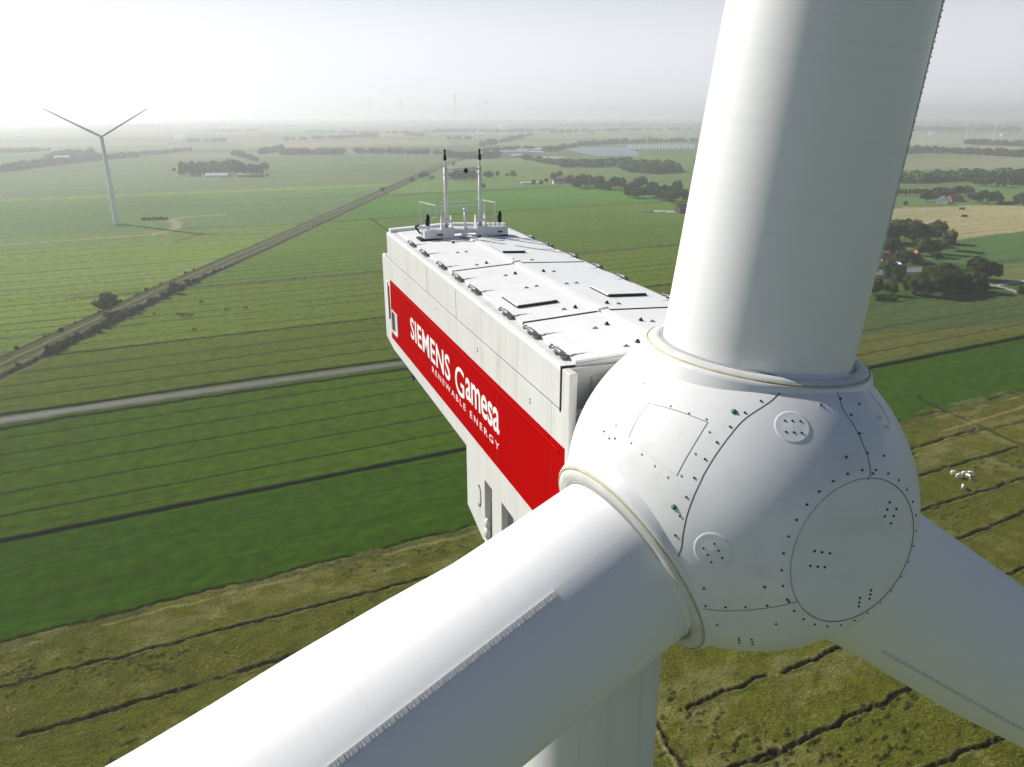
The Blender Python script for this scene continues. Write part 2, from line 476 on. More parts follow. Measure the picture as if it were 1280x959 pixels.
# red stripe with white lettering, both sides
for sg in (1, -1):
    m = MB()
    pts = [(1.52, .145), (14.93, .19), (15.12, -1.77), (1.52, -1.64)]
    a_ = HW - .01; b_ = HW + .005
    vs = [(x, sg * a_, z) for x, z in pts] + [(x, sg * b_, z) for x, z in pts]
    m.add(vs, [(0, 1, 2, 3), (7, 6, 5, 4), (0, 4, 5, 1), (1, 5, 6, 2), (2, 6, 7, 3), (3, 7, 4, 0)])
    red = m.build('red_stripe', M['red'], nac)
    m = MB()
    vs = []
    for s_, z0 in ((1.75, -.0), (14.8, .085)):
        for zz, yy in ((z0 - .05, HW + .004), (z0 - .012, HW + .02), (z0 + .016, HW + .02), (z0 + .03, HW + .004)): vs.append((s_, sg * yy, zz))
    m.add(vs, [(0, 1, 5, 4), (1, 2, 6, 5), (2, 3, 7, 6), (0, 3, 2, 1), (4, 5, 6, 7), (0, 4, 7, 3)]); m.build('moulding', M['red'], red)
    for s_ in (4.75, 2.05):
        m = MB(); 
        m.box(s_, s_ + .008, sg * (HW + .004) - .002, sg * (HW + .004) + .003, -1.62, -.06); m.build('panel_joint', mat('dark red joint', (.33, .001, .001), .6), red)
_textcount = 0
def lettering(body, s0, s1, z0, z1, parent, spacing=1.0, bold=0.0, side=1, fit_to=None):
    cu = bpy.data.curves.new('text', 'FONT'); cu.body = body
    cu.offset = bold; cu.extrude = 0.0; cu.space_character = spacing; cu.resolution_u = 4
    ob = bpy.data.objects.new('text', cu); C.objects.link(ob)
    dg = bpy.context.evaluated_depsgraph_get()
    me = bpy.data.meshes.new_from_object(ob.evaluated_get(dg))
    bpy.data.objects.remove(ob); bpy.data.curves.remove(cu)
    co = np.zeros(len(me.vertices) * 3); me.vertices.foreach_get('co', co); co = co.reshape(-1, 3)
    x0, x1 = co[:, 0].min(), co[:, 0].max(); y0, y1 = co[:, 1].min(), co[:, 1].max()
    out = np.zeros_like(co)
    k = (co[:, 0] - x0) / (x1 - x0)
    out[:, 0] = s0 + (s1 - s0) * k
    out[:, 2] = z0 + (z1 - z0) * (co[:, 1] - y0) / (y1 - y0)
    out[:, 1] = side * (HW + .0068)
    me.vertices.foreach_set('co', out.ravel()); me.update()
    me.materials.clear(); me.materials.append(M['letter'])
    # give the print a little body
    b = bmesh.new(); b.from_mesh(me)
    r = bmesh.ops.extrude_face_region(b, geom=b.faces[:])
    for v in r['geom']:
        if isinstance(v, bmesh.types.BMVert): v.co.y -= side * .0012
    bmesh.ops.recalc_face_normals(b, faces=b.faces)
    b.to_mesh(me); b.free()
    me.polygons.foreach_set('use_smooth', [False] * len(me.polygons)); me.update()
    return link_split('letter', me, parent)
reds = [o for o in nac.children if o.name.startswith('red_stripe')]
lettering('SIEMENS', 12.25, 8.13, -.985, -.335, reds[0], 1.05, .018)
lettering('G', 7.70, 6.98, -1.03, -.33, reds[0], 1, .004)
lettering('amesa', 6.86, 4.60, -.915, -.385, reds[0], .97, .014)
lettering('RENEWABLE ENERGY', 9.88, 4.62, -1.265, -1.105, reds[0], 1.45, .004)
lettering('SIEMENS', 4.4, 8.5, -.985, -.335, reds[1], 1.05, .018, -1)
lettering('G', 8.95, 9.67, -1.03, -.33, reds[1], 1, .004, -1)
lettering('amesa', 9.8, 12.05, -.915, -.385, reds[1], .97, .014, -1)
lettering('RENEWABLE ENERGY', 6.8, 12.0, -1.265, -1.105, reds[1], 1.45, .004, -1)
# side window and rear slot
m = MB()
m.box(14.02, 14.86, HW - .01, HW + .03, -.80, -.76); m.box(14.10, 14.95, HW - .01, HW + .035, -1.5, -1.44)
m.box(14.02, 14.09, HW - .01, HW + .028, -1.44, -.80); m.box(14.84, 14.9, HW - .01, HW + .028, -1.44, -.80)
win = m.build('side_window', M['nacelle'], nac)
m = MB(); m.box(14.45, 14.84, HW - .01, HW + .008, -1.44, -.80); m.build('pane', M['glass'], win)
m = MB(); m.box(14.09, 14.45, HW - .01, HW + .012, -1.44, -.80); m.build('shutter', M['galv'], win)
m = MB(); m.box(15.13, 15.30, HW - .01, HW + .004, -1.15, -.08); m.build('service_slot', M['black'], nac)
m = MB(); m.box(15.31, 15.48, HW - .01, HW + .03, -1.2, .05, bev=.01); m.build('cover_rail', M['roof'], nac)
# lifting points on the side, rear hooks
for s_, z_ in ((5.95, .52), (5.95, .46), (3.0, .45), (3.0, .39), (9.2, .60), (12.6, .65)):
    m = MB(); m.tube((s_, HW - .01, z_), (s_, HW + .012, z_), .018, n=8); m.build('side_bolt', M['steel'], nac)
m = MB(); m.path([(12.45, HW - .04, -2.15), (12.4, HW, -2.26), (12.25, HW, -2.3), (12.1, HW - .04, -2.15)], .03); m.box(12.3, 12.5, HW - .1, HW, -2.24, -2.15); m.build('lashing_eye', M['black'], nac)
# lower housing round the tower top, with openings
m = MB()
t0, t1 = HW - .14, HW - .002
def plate(poly, m=None, t0=t0, t1=t1):
    n = len(poly); q = [(x, t0, z) for x, z in poly] + [(x, t1, z) for x, z in poly]
    m.add(q, [tuple(range(n)), tuple(range(2 * n - 1, n - 1, -1))] + [(i, n + i, n + (i + 1) % n, (i + 1) % n) for i in range(n)])
for sg in (1, -1):
    m = MB()
    a_, b_ = (t0, t1) if sg > 0 else (-t1, -t0)
    plate([(5.62, -2.1), (6.93, -2.1), (6.93, -3.66), (5.78, -3.96), (5.62, -3.9)], m, a_, b_)
    plate([(5.62, -2.1), (5.62, -2.37), (5.12, -2.37), (5.12, -2.1)], m, a_, b_)
    plate([(4.52, -2.1), (5.12, -2.1), (5.12, -4.02), (4.52, -4.1)], m, a_, b_)
    plate([(3.3, -2.1), (4.52, -2.1), (4.52, -2.36), (3.3, -2.36)], m, a_, b_)
    plate([(1.7, -2.1), (3.3, -2.1), (3.3, -4.1), (1.7, -4.1)], m, a_, b_)
    plate([(3.3, -3.9), (4.52, -3.9), (4.52, -4.1), (3.3, -4.1)], m, a_, b_)
    m.build('lower_housing', M['nacelle'], nac)
    m = MB(); m.box(3.2, 5.7, sg * 1.80 - .02, sg * 1.80 + .02, -4.0, -2.12) if False else m.box(3.0, 5.75, sg * 1.5 - .02, sg * 1.5 + .02, -3.95, -2.14)
    m.build('inner_wall', M['grey'], nac)
m = MB(); m.box(6.80, 6.935, -HW + .15, HW - .15, -3.64, -2.14); m.build('lower_rear_wall', M['nacelle'], nac)
m = MB(); m.box(1.72, 6.7, -HW + .15, -1.56, -4.05, -3.97); m.box(1.72, 6.7, 1.56, HW - .15, -4.05, -3.97); m.build('lower_floor', M['grey'], nac)
m = MB()
arc = [(6.0 + .12 * math.cos(a), HW + .001, -2.97 + .26 * math.sin(a)) for a in [R(60 + 20 * k) for k in range(13)]]
m.path(arc, .014, 6); m.build('grab_handle', M['black'], nac)
m = MB()
for zz, rr in ((-3.42, .10), (-3.66, .12), (-3.9, .10)): m.ball((5.52, HW - .02, zz), rr, 10, (1, .6, 1.3))
m.build('cable_gland', M['nacelle'], nac)

# ---- sensor mast frame at the rear of the roof
mast = MB()
zb = rz(12.8, .6) + .05
mast.box(12.62, 13.12, .50, 1.36, zb, zb + .24, bev=.015); mast.box(12.62, 13.12, -1.16, -.27, zb, zb + .24, bev=.015)
mast.box(12.70, 12.80, -.27, .50, zb + .10, zb + .22); mast.box(12.95, 13.05, -.27, .50, zb + .10, zb + .22)
sm = mast.build('sensor_mast', M['galv'], nac)
sm["label"] = 'galvanised frame with two sensor poles at the rear of the roof'
m = MB()
m.box(12.60, 12.61, .84, 1.0, zb + .09, zb + .13); m.box(12.60, 12.61, -.98, -.84, zb + .09, zb + .13)
m.box(12.6, 13.1, .52, 1.35, zb - .045, zb - .002); m.box(12.6, 13.1, -1.15, -.3, zb - .045, zb - .002)
link_split('rubber_foot', m.mesh('rubber_foot', M['black']), sm)
for ty in (.66, -.36):
    m = MB(); m.tube((12.78, ty, zb + .2), (12.78, ty, zb + 1.95), .055, .05, 12); m.tube((12.78, ty, zb + 1.95), (12.78, ty, zb + 2.16), .03, .028, 8)
    p = m.build('sensor_pole', M['nacelle'], sm)
    m = MB()
    for k in range(8): m.box(12.715, 12.735, ty - .062, ty + .062, zb + .5 + .18 * k, zb + .52 + .18 * k)
    for k in range(3): m.tube((12.78, ty, zb + .75 + .5 * k), (12.78, ty, zb + .79 + .5 * k), .066, n=10)
    link_split('pole_band', m.mesh('pole_band', M['galv']), sm)
    m = MB(); m.tube((12.78, ty, zb + 2.14), (12.78, ty, zb + 2.2), .05, n=8); m.ball((12.78, ty, zb + 2.24), .055, 8); m.tube((12.78, ty, zb + 2.26), (12.78, ty, zb + 2.38), .028, n=8); m.ball((12.78, ty, zb + 2.40), .04, 8)
    m.build('wind_sensor', M['black'], sm)
    m = MB()
    for dx in (-.14, .14):
        m.add([(12.66 + (0), ty + dx, zb + .2), (12.95, ty + dx, zb + .2), (12.83, ty + dx, zb + .62), (12.75, ty + dx, zb + .62), (12.66, ty + dx + .02, zb + .2), (12.95, ty + dx + .02, zb + .2), (12.83, ty + dx + .02, zb + .62), (12.75, ty + dx + .02, zb + .62)], [(3, 2, 1, 0), (4, 5, 6, 7), (0, 1, 5, 4), (1, 2, 6, 5), (2, 3, 7, 6), (3, 0, 4, 7)])
    m.box(12.68, 12.74, ty - .13, ty + .13, zb + .42, zb + .5); m.box(12.6, 12.66, ty - .17, ty + .17, zb - .02, zb + .3)
    m.build('pole_bracket', M['galv'], sm)
m = MB(); m.tube((12.78, .66, zb + 1.9), (12.78, -.36, zb + 1.9), .028, n=8); m.build('cross_bar', M['galv'], sm)
m = MB(); m.ball((12.76, .06, zb + 1.84), .065, 10); m.tube((12.76, .06, zb + 1.8), (12.76, .06, zb + 1.93), .02, n=6); m.build('ball_sensor', M['black'], sm)
m = MB(); m.tube((12.8, .10, zb + .2), (12.8, .10, zb + .72), .035, n=10); m.tube((12.8, .10, zb + .72), (12.8, .10, zb + .80), .06, n=10); m.box(12.74, 12.86, .04, .16, zb + .18, zb + .26); m.build('short_post', M['galv'], sm)
def rail(pts, name='guard_rail', r=.02):
    m = MB()
    for a_, b_ in pts: m.tube(a_, b_, r, n=6)
    return m.build(name, M['galv'], sm)
zr = zb + .92
rail([((12.7, .98, zr), (13.35, 1.30, zr + .05)), ((12.7, .98, zr), (12.7, .98, zb + .62)), ((13.35, 1.30, zr + .05), (13.1, 1.33, zb + .2)), ((12.7, .98, zb + .62), (12.75, 1.14, zb + .55)), ((12.95, 1.15, zr), (12.95, 1.15, zb + .2)), ((12.65, .84, zr - .02), (12.65, .84, zb + .2))])
rail([((12.7, -.80, zr + .02), (13.35, -.45, zr + .06)), ((12.7, -.80, zr + .02), (12.7, -.80, zb + .2)), ((13.0, -.56, zr), (13.0, -.56, zb + .2)), ((12.75, -.5, zb + .6), (12.85, -.7, zb + .6))])
rail([((13.6, .62, zr), (13.6, -.45, zr)), ((12.95, .84, zr - .04), (12.95, .60, zr - .04)), ((12.95, .6, zr - .04), (12.95, -.3, zr - .04))], r=.016)
for ty, zz in ((1.22, .42), (-.96, .45)):
    m = MB(); m.tube((12.8, ty, zb + .24), (12.8, ty, zb + .38), .03, n=8)
    o = m.build('beacon_foot', M['galv'], sm)
    m = MB(); m.tube((12.8, ty, zb + .36), (12.8, ty, zb + .62), .062, n=12); m.ball((12.8, ty, zb + .63), .055, 10); m.build('beacon', M['black'], sm)
m = MB(); m.tube((12.9, -.72, zb + .24), (12.9, -.66, zb + .5), .015, n=6); m.tube((12.75, -.5, zb + .24), (12.75, -.5, zb + .4), .03, n=6); m.build('yellow_whip', M['seal'], sm)
m = MB(); m.path([(13.05, 1.38, zb + .1), (13.1, 1.52, zb + .3), (13.05, 1.40, zb + .35)], .03); m.box(12.6, 13.1, 1.37, 1.5, zb - .03, zb + .02); m.build('cable', M['black'], sm)
m = MB(); m.tube((15.05, 1.9, rz(15, 1.9)), (15.7, 2.35, rz(15, 1.9) + .35), .016, n=6); m.build('lightning_rod', M['steel'], nac)
m = MB(); m.path([(12.55, .35, zb - .0), (12.35, .25, zb), (12.2, .05, zb), (12.4, -.2, zb + .01), (12.6, -.3, zb + .02)], .025); m.build('cable', M['black'], nac)

# ---- hub
XH = (BD[0] - NAX * BD[0].dot(NAX)).normalized()
HF = frame(XH, NAX.cross(XH), NAX, HUBC)
HFi = HF.inverted()
RS, NB, HQ = 2.412, 2.738, 1.713
def ell(z): return RS * math.sqrt(max(0, 1 - ((z / NB) ** HQ if z > 0 else (z / 2.28) ** 2)))
def hubF(P):
    return (P.x * P.x + P.y * P.y) / RS ** 2 + ((P.z / NB) ** HQ if P.z > 0 else (P.z / 2.28) ** 2)
def hubN(P):
    return Vector((2 * P.x / RS ** 2, 2 * P.y / RS ** 2, HQ * P.z ** (HQ - 1) / NB ** HQ if P.z > 0 else 2 * P.z / 2.28 ** 2)).normalized()
prof = [(-1.55, 1.2), (-1.56, ell(-1.56) - .05), (-1.62, ell(-1.56) + .01), (-1.60, ell(-1.56) + .035), (-1.54, ell(-1.54) + .03), (-1.50, ell(-1.5))]
zz = np.linspace(-1.45, 2.495, 60)
prof += [(float(z), ell(float(z))) for z in zz]
prof += [(2.495, .925)]
m = MB(); m.lathe(prof, (0, 0, 0), (0, 0, 1), 160)
hub = m.build('hub', M['gelcoat'], turbine, toB @ HF)
# nose disc
prof = [(2.47, .918), (2.492, .915)] + [(2.495 + .075 * (1 - (r / .915) ** 2), r) for r in np.linspace(.905, .001, 20)]
m = MB(); m.lathe([(float(a), float(b_)) for a, b_ in prof], (0, 0, 0), (0, 0, 1), 96); nose = m.build('nose_cap', M['gelcoat'], hub)
m = MB(); m.lathe([(2.480, .917), (2.4965, .920), (2.4965, .9245), (2.480, .93)], (0, 0, 0), (0, 0, 1), 96); m.build('nose_joint', M['thin'], hub)
def hubhit(px, py):
    v = HFi.to_3x3() @ ray(px, py); o = HFi @ CAM
    t1 = -o.dot(v); t0 = t1 - 3.2
    if hubF(o + v * t1) > 1:          # just past the outline: take the nearest place on the shell
        P = (o + v * t1)
        for _ in range(8): P = P / math.sqrt(hubF(P))
        return P, hubN(P)
    for _ in range(40):
        tm = (t0 + t1) / 2
        if hubF(o + v * tm) < 1: t1 = tm
        else: t0 = tm
    P = o + v * t1
    N = hubN(P)
    if P.z > 2.3 and math.hypot(P.x, P.y) < .91:
        N = Vector((0, 0, 1)); P = o + v * ((2.54 - o.z) / v.z)
        P.z = 2.495 + .075 * (1 - (P.x ** 2 + P.y ** 2) / .915 ** 2)
    return P, N
def surf_line(mb, pix, wd, out=.002, sub=6, closed=False):
    P = []
    q = list(pix) + ([pix[0]] if closed else [])
    # smooth through the measured points (Catmull-Rom)
    qq = [q[0]] + q + [q[-1]] if not closed else [q[-2]] + q + [q[1]]
    for i in range(1, len(qq) - 2):
        p0, p1, p2, p3 = [np.array(a, float) for a in qq[i - 1:i + 3]]
        for k in range(sub):
            t = k / sub
            P.append(.5 * ((2 * p1) + (-p0 + p2) * t + (2 * p0 - 5 * p1 + 4 * p2 - p3) * t * t + (-p0 + 3 * p1 - 3 * p2 + p3) * t ** 3))
    P.append(np.array(q[-1], float))
    H = [hubhit(*p) for p in P]
    vs = []
    for i, (p, n) in enumerate(H):
        a = H[max(0, i - 1)][0]; b_ = H[min(len(H) - 1, i + 1)][0]
        d = (b_ - a).normalized(); s_ = n.cross(d).normalized() * wd / 2
        vs += [p - s_ - n * .01, p - s_ + n * out, p + s_ + n * out, p + s_ - n * .01]
    fs = []
    for i in range(len(H) - 1):
        o = i * 4
        for k in range(3): fs.append((o + k, o + k + 1, o + 4 + k + 1, o + 4 + k))
    return mb.add(vs, fs)
S1 = [(987, 481), (973, 493), (962, 503), (931, 524), (911.5, 546), (894, 570), (881, 591.5), (875.5, 603), (867, 621.5), (859, 644), (854, 667), (851, 687.5), (841, 708)]
surf_line(MB(), S1, .015, .0012).build('shell_joint', M['seam'], hub)
m = MB(); surf_line(m, [(1044.6, 483), (1054, 511.7), (1066, 530), (1076, 549), (1085.7, 575), (1089, 602)], .010); m.build('shell_joint', M['seam'], hub)
m = MB(); surf_line(m, [(870, 760), (896, 763), (923, 763.5), (966.6, 759), (997, 752)], .010); m.build('shell_joint', M['thin'], hub)
m = MB(); surf_line(m, [(1081, 482), (1093, 498), (1103, 512), (1113, 530)], .010); m.build('shell_joint', M['seam'], hub)
def stud_on(mb, p, r=.017, h=.016, washer=None):
    P, N = hubhit(*p)
    mb.tube(P - N * .01, P + N * h, r, n=8)
    if washer is not None: washer.tube(P - N * .01, P + N * .004, r * 1.9, n=12)
bolts = [(951, 501.5), (931, 516), (912.6, 533.6), (896, 553), (881.2, 574), (867.8, 597.4), (858, 621.5), (850, 645), (844.3, 669.3), (970.4, 485.7), (837.5, 693),
 (1050.7, 498.5), (1063.9, 519), (1074.4, 542), (1084, 566.5), (1091, 592), (1074, 505), (1104.6, 570), (1025.7, 506.4), (1057.7, 571.7),
 (873, 759), (882, 757.5), (907, 759), (932, 759), (959, 757), (986, 752), (880, 735.5), (955.7, 733.8), (896.5, 781), (970, 780), (883, 803)]
m = MB(); wm = MB()
for p in bolts: stud_on(m, p, .0145, .010, wm if bolts.index(p) in (18, 19, 26, 27, 28, 29) else None)
m.build('hub_bolts', M['bolt'], hub, kind='stuff'); wm.build('bolt_washers', M['washer'], hub, kind='stuff')
def offs(p): return p
ringm = MB()
for k in range(30):
    a = 2 * math.pi * k / 30 + .05
    rho = 1.005
    z = NB * (1 - (rho / RS) ** 2) ** (1 / HQ)
    P = Vector((rho * math.cos(a), rho * math.sin(a), z)); N = hubN(P)
    ringm.tube(P - N * .01, P + N * .010, .0140, n=8)
ringm.build('nose_ring_bolts', M['bolt'], hub, kind='stuff')
def Z8(p): return (660 + p[0] / 2.283, 400 + p[1] / 2.283)
def Z4(p): return (920 + p[0] / 3.688, 570 + p[1] / 3.688)
for grp in ([(364, 440), (395, 443), (428, 446), (345, 508), (376, 510), (406, 511)], [(712, 216), (698, 247), (743, 247), (684, 278), (728, 278), (713, 310)], [(572, 655), (571, 677), (571, 697), (623, 620), (622, 640), (620, 661)]):
    m = MB()
    for p in grp: stud_on(m, Z4(p), .015, .010)
    m.build('bolt_group', M['bolt'], nose, kind='stuff')
# two recessed pads with six bolts each
def disc_on(p, rad, name, matl, ring=True):
    P, N = hubhit(*p)
    a = N.orthogonal().normalized(); b_ = N.cross(a)
    mb = MB()
    n = 40
    rings = [(rad * 1.12, -.004), (rad * 1.05, .003), (rad * .99, .0055), (rad * .95, .0045), (rad * .5, .006), (.0001, .006)]
    vs = []
    for rr, hh in rings:
        for i in range(n):
            t = 2 * math.pi * i / n
            Q = P + (a * math.cos(t) + b_ * math.sin(t)) * rr
            for _ in range(6): Q = Q / math.sqrt(hubF(Q))      # drop onto the curved shell
            vs.append(Q + N * hh)
    fs = [(k * n + i, k * n + (i + 1) % n, (k + 1) * n + (i + 1) % n, (k + 1) * n + i) for k in range(len(rings) - 1) for i in range(n)]
    mb.add(vs, fs, smooth=True)
    return mb.build(name, matl, hub)
pad1 = disc_on((990.7, 533.6), .195, 'round_cover', M['gelcoat']); pad2 = disc_on((891, 689), .215, 'round_cover', M['gelcoat'])
for pad, grp in ((pad1, [(370, 577), (412, 577), (458, 580), (376, 640), (421, 643), (465, 646)]),):
    m = MB()
    for p in grp: stud_on(m, (900 + p[0] / 4.568, 400 + p[1] / 4.568), .014, .010)
    m.build('bolt_group', M['bolt'], pad, kind='stuff')
m = MB()
for p in [(930, 347), (870, 372), (952, 385), (892, 408), (972, 424), (913, 447)]: stud_on(m, (680 + p[0] / 4.36, 600 + p[1] / 4.36), .014, .010)
m.build('bolt_group', M['bolt'], pad2, kind='stuff')
for p in ((917.5, 514.8), (842.6, 634)):
    P, N = hubhit(*p)
    m = MB(); m.tube(P - N * .01, P + N * .010, .034, n=12); m.ball(P + N * .006, .024, 8); m.build('green_cap', M['green'], hub)
# hatch panel
m = MB()
surf_line(m, [(786, 546.7), (796, 525), (811, 504)], .008); surf_line(m, [(811, 504), (848, 514), (884.7, 528)], .008)
surf_line(m, [(884.7, 528), (870, 552), (857, 574), (846, 595)], .010); 
m.build('hatch_joint', M['thin'], hub)
m = MB(); surf_line(m, [(846, 595), (815, 572), (786, 546.7)], .005); m.build('hatch_joint', mat('pale joint', (.55, .55, .54), .6), hub)
m = MB()
for p in [(405, 245), (457, 265), (507, 282), (515, 318), (475, 380), (435, 443), (397, 447), (360, 415), (323, 382), (293, 350), (250, 300), (330, 180)]: stud_on(m, Z8(p), .015, .010)
m.build('hatch_studs', M['washer'], hub, kind='stuff')
m = MB()
for p in [(217, 318), (232, 338), (248, 338)]: stud_on(m, Z8(p), .012, .012)
for p in [(602, 912), (602, 918), (604, 925), (638, 915), (640, 922), (641, 929)]: stud_on(m, Z8((p[0], p[1] - 4)), .013, .012)
m.build('small_studs', M['bolt'], hub, kind='stuff')
for p in ((1099, 522), (1108, 534)):
    P, N = hubhit(*p)
    m = MB(); a = N.cross(Vector((0, 0, 1))).normalized(); m.tube(P - a * .05, P + a * .05, .012, n=6); m.tube(P - N * .01, P + N * .03, .015, n=6); m.build('small_bracket', M['galv'], hub)
# faint shell joints left of the hatch
m = MB(); surf_line(m, [(809, 430), (780, 470), (757, 520), (747, 570)], .004, .001); m.build('shell_joint', mat('faint joint', (.6, .6, .59), .6), hub)

# ---- blades
RB = 1.3
def interp(x, xs, ys): return float(np.interp(x, xs, ys))
PHI = R(147); CREASE = 48.4
def section(r, th):
    """radius vector of the blade surface at polar angle th and span r"""
    aLE = interp(r, [2, 4, 6.4, 10, 20, 40, 60, 72], [1.275, 1.24, 1.215, 1.15, 1.0, .7, .45, .08])
    aTE = interp(r, [2, 2.7, 4, 5, 6.4, 7.6, 8.7, 12, 16, 25, 40, 60, 72], [1.275, 1.30, 1.36, 1.51, 1.68, 1.80, 1.93, 2.4, 2.75, 2.4, 1.6, .9, .15])
    bb = interp(r, [2, 3, 4.5, 6.4, 10, 16, 25, 40, 60, 72], [1.29, 1.275, 1.255, 1.225, 1.08, .8, .55, .33, .16, .03])
    kk = interp(r, [2, 7, 16, 72], [0, .02, .72, .8])
    ps = th - PHI
    c, s_ = math.cos(ps), math.sin(ps)
    dg_ = math.degrees(th) % 360
    fl_ = 1.0
    if CREASE < dg_ < CREASE + 72: fl_ = 1 - interp(r, [3.0, 3.3, 6, 30], [0, .008, .016, .03]) * math.sin(math.pi * ((dg_ - CREASE) / 72) ** .8)
    x = (aTE if c > 0 else aLE) * c
    y = bb * s_ * (1 - (kk * max(0, c) ** 1.3))
    x *= fl_; y *= fl_
    return x * math.cos(PHI) - y * math.sin(PHI), x * math.sin(PHI) + y * math.cos(PHI)
def at_angle(r, ang):
    th = ang
    for _ in range(8):          # relax the parameter until the polar angle fits
        x, y = section(r, th)
        th += (ang - math.atan2(y, x) + math.pi) % (2 * math.pi) - math.pi
    x, y = section(r, th)
    return Vector((x, y, r))
mb = MB()
rs = [1.95, 2.06] + list(np.arange(2.3, 10, .35)) + list(np.arange(10, 73, 2.0))
THS = sorted([2 * math.pi * i / 126 for i in range(126)] + [R(CREASE - .25), R(CREASE + .25)]); NN = len(THS)
vs = []
for r in rs:
    for i in range(NN):
        x, y = section(r, THS[i]); vs.append((x, y, float(r)))
fs = [(k * NN + i, k * NN + (i + 1) % NN, (k + 1) * NN + (i + 1) % NN, (k + 1) * NN + i) for k in range(len(rs) - 1) for i in range(NN)]
mb.add(vs, fs, smooth=True); mb.add(vs[-NN:], [tuple(range(NN))])
# blade skin: faint streaks of dirt running round the root from the fins
bm_, bnt, bb_ = new_mat('blade gelcoat')
bb_.inputs["Roughness"].default_value = .4
bb_.inputs["Specular IOR Level"].default_value = .4
tc = bnt.nodes.new("ShaderNodeTexCoord"); mpn = bnt.nodes.new("ShaderNodeMapping"); mpn.inputs["Scale"].default_value = (.35, .35, 9)
n1 = bnt.nodes.new("ShaderNodeTexNoise"); n1.inputs["Scale"].default_value = 1.6; n1.inputs["Detail"].default_value = 5
bnt.links.new(tc.outputs["Object"], mpn.inputs[0]); bnt.links.new(mpn.outputs[0], n1.inputs["Vector"])
mr = bnt.nodes.new("ShaderNodeMapRange"); mr.inputs[1].default_value = .56; mr.inputs[2].default_value = .8; mr.inputs[3].default_value = 0; mr.inputs[4].default_value = .14
bnt.links.new(n1.outputs["Fac"], mr.inputs[0])
n2 = bnt.nodes.new("ShaderNodeTexNoise"); n2.inputs["Scale"].default_value = .8; n2.inputs["Detail"].default_value = 4
bnt.links.new(tc.outputs["Object"], n2.inputs["Vector"])
sepx = bnt.nodes.new("ShaderNodeSeparateXYZ"); bnt.links.new(tc.outputs["Object"], sepx.inputs[0])
span = bnt.nodes.new("ShaderNodeMapRange"); span.inputs[1].default_value = 3.2; span.inputs[2].default_value = 4.2
bnt.links.new(sepx.outputs[2], span.inputs[0])
mul = bnt.nodes.new("ShaderNodeMath"); mul.operation = 'MULTIPLY'; bnt.links.new(mr.outputs[0], mul.inputs[0]); bnt.links.new(span.outputs[0], mul.inputs[1])
ad = bnt.nodes.new("ShaderNodeMath"); ad.operation = 'MULTIPLY_ADD'; ad.inputs[1].default_value = .05; bnt.links.new(n2.outputs["Fac"], ad.inputs[0]); bnt.links.new(mul.outputs[0], ad.inputs[2])
mixc = bnt.nodes.new("ShaderNodeMix"); mixc.data_type = 'RGBA'
mixc.inputs["A"].default_value = (.82, .82, .81, 1); mixc.inputs["B"].default_value = (.40, .39, .37, 1)
bnt.links.new(ad.outputs[0], mixc.inputs["Factor"]); bnt.links.new(mixc.outputs["Result"], bb_.inputs["Base Color"])
M['blade'] = bm_
me_blade = mb.mesh('blade', M['blade'])
cprof = [(1.96, 1.515), (2.0, 1.50), (2.03, 1.47), (2.05, 1.40), (2.04, 1.33), (1.9, 1.30)]
me_col = MB().lathe(cprof, (0, 0, 0), (0, 0, 1), 96).mesh('root_collar', M['collar'])
me_lip = MB().lathe([(1.60, 1.66), (1.80, 1.60), (1.93, 1.56), (1.985, 1.54), (1.99, 1.52), (1.96, 1.51)], (0, 0, 0), (0, 0, 1), 96).mesh('socket_lip', M['gelcoat'])
me_rail = None
me_seal = MB().lathe([(1.990, 1.522), (2.008, 1.518), (2.012, 1.508), (2.0, 1.50)], (0, 0, 0), (0, 0, 1), 96).mesh('root_seal', M['seal'])
me_gap = MB().lathe([(2.03, 1.325), (2.050, 1.32), (2.055, 1.30), (2.03, 1.27)], (0, 0, 0), (0, 0, 1), 96).mesh('root_gap', mat('pale sealant', (.34, .34, .33), .6))
mb = MB()
mb.box(-.004, .014, -.038, .038, -.0815, .0815)
mb.box(.012, .024, -.036, .036, -.078, -.066); mb.box(.012, .028, -.036, .030, -.006, .003); mb.box(.012, .020, -.034, .034, .04, .050)
me_fin = mb.mesh('vortex_fin', M['fin'])
mb = MB(); mb.box(-.004, .014, -.030, .030, -.0815, .0815); me_fin_plain = mb.mesh('vortex_fin_plain', M['fin'])
finpos = []
FANG = R(46.2)
r = 3.42
while r < 14.0:
    finpos.append(r); r += .165
fmats = []
for r in finpos:
    P = at_angle(r, FANG); Q = at_angle(r + .1, FANG)
    zt = (Q - P).normalized(); nn = Vector((P.x, P.y, 0)).normalized(); nn = (nn - zt * nn.dot(zt)).normalized()
    fmats.append(frame(nn, zt.cross(nn), zt, P + nn * .003))
labels = ['blade pointing straight up out of the picture', 'blade reaching down left towards the viewer', 'blade reaching down right, away from the viewer']
for k in range(3):
    B_ = BD[k].normalized()
    N_ = (NAX - B_ * NAX.dot(B_)).normalized(); T_ = B_.cross(N_)
    shift = Vector((0, 0, 0))
    if k == 2: shift = -T_ * 0 + (T_ * .075)
    BF = frame(N_, T_, B_, HUBC + shift)
    bl = link('blade', me_blade, turbine, toB @ BF, label=labels[k])
    link('root_collar', me_col, bl, Matrix.Translation((0, 0, 0)) @ Matrix.Translation(-(BF.to_3x3().inverted() @ shift)))
    link('socket_lip', me_lip, bl, Matrix.Translation(-(BF.to_3x3().inverted() @ shift)))
    link('root_seal', me_seal, bl); link('root_gap', me_gap, bl)
    for fm in fmats: link('vortex_fin', me_fin if k < 2 else me_fin_plain, bl, fm)
# ------------------------------------------------------------------ END TURBINE

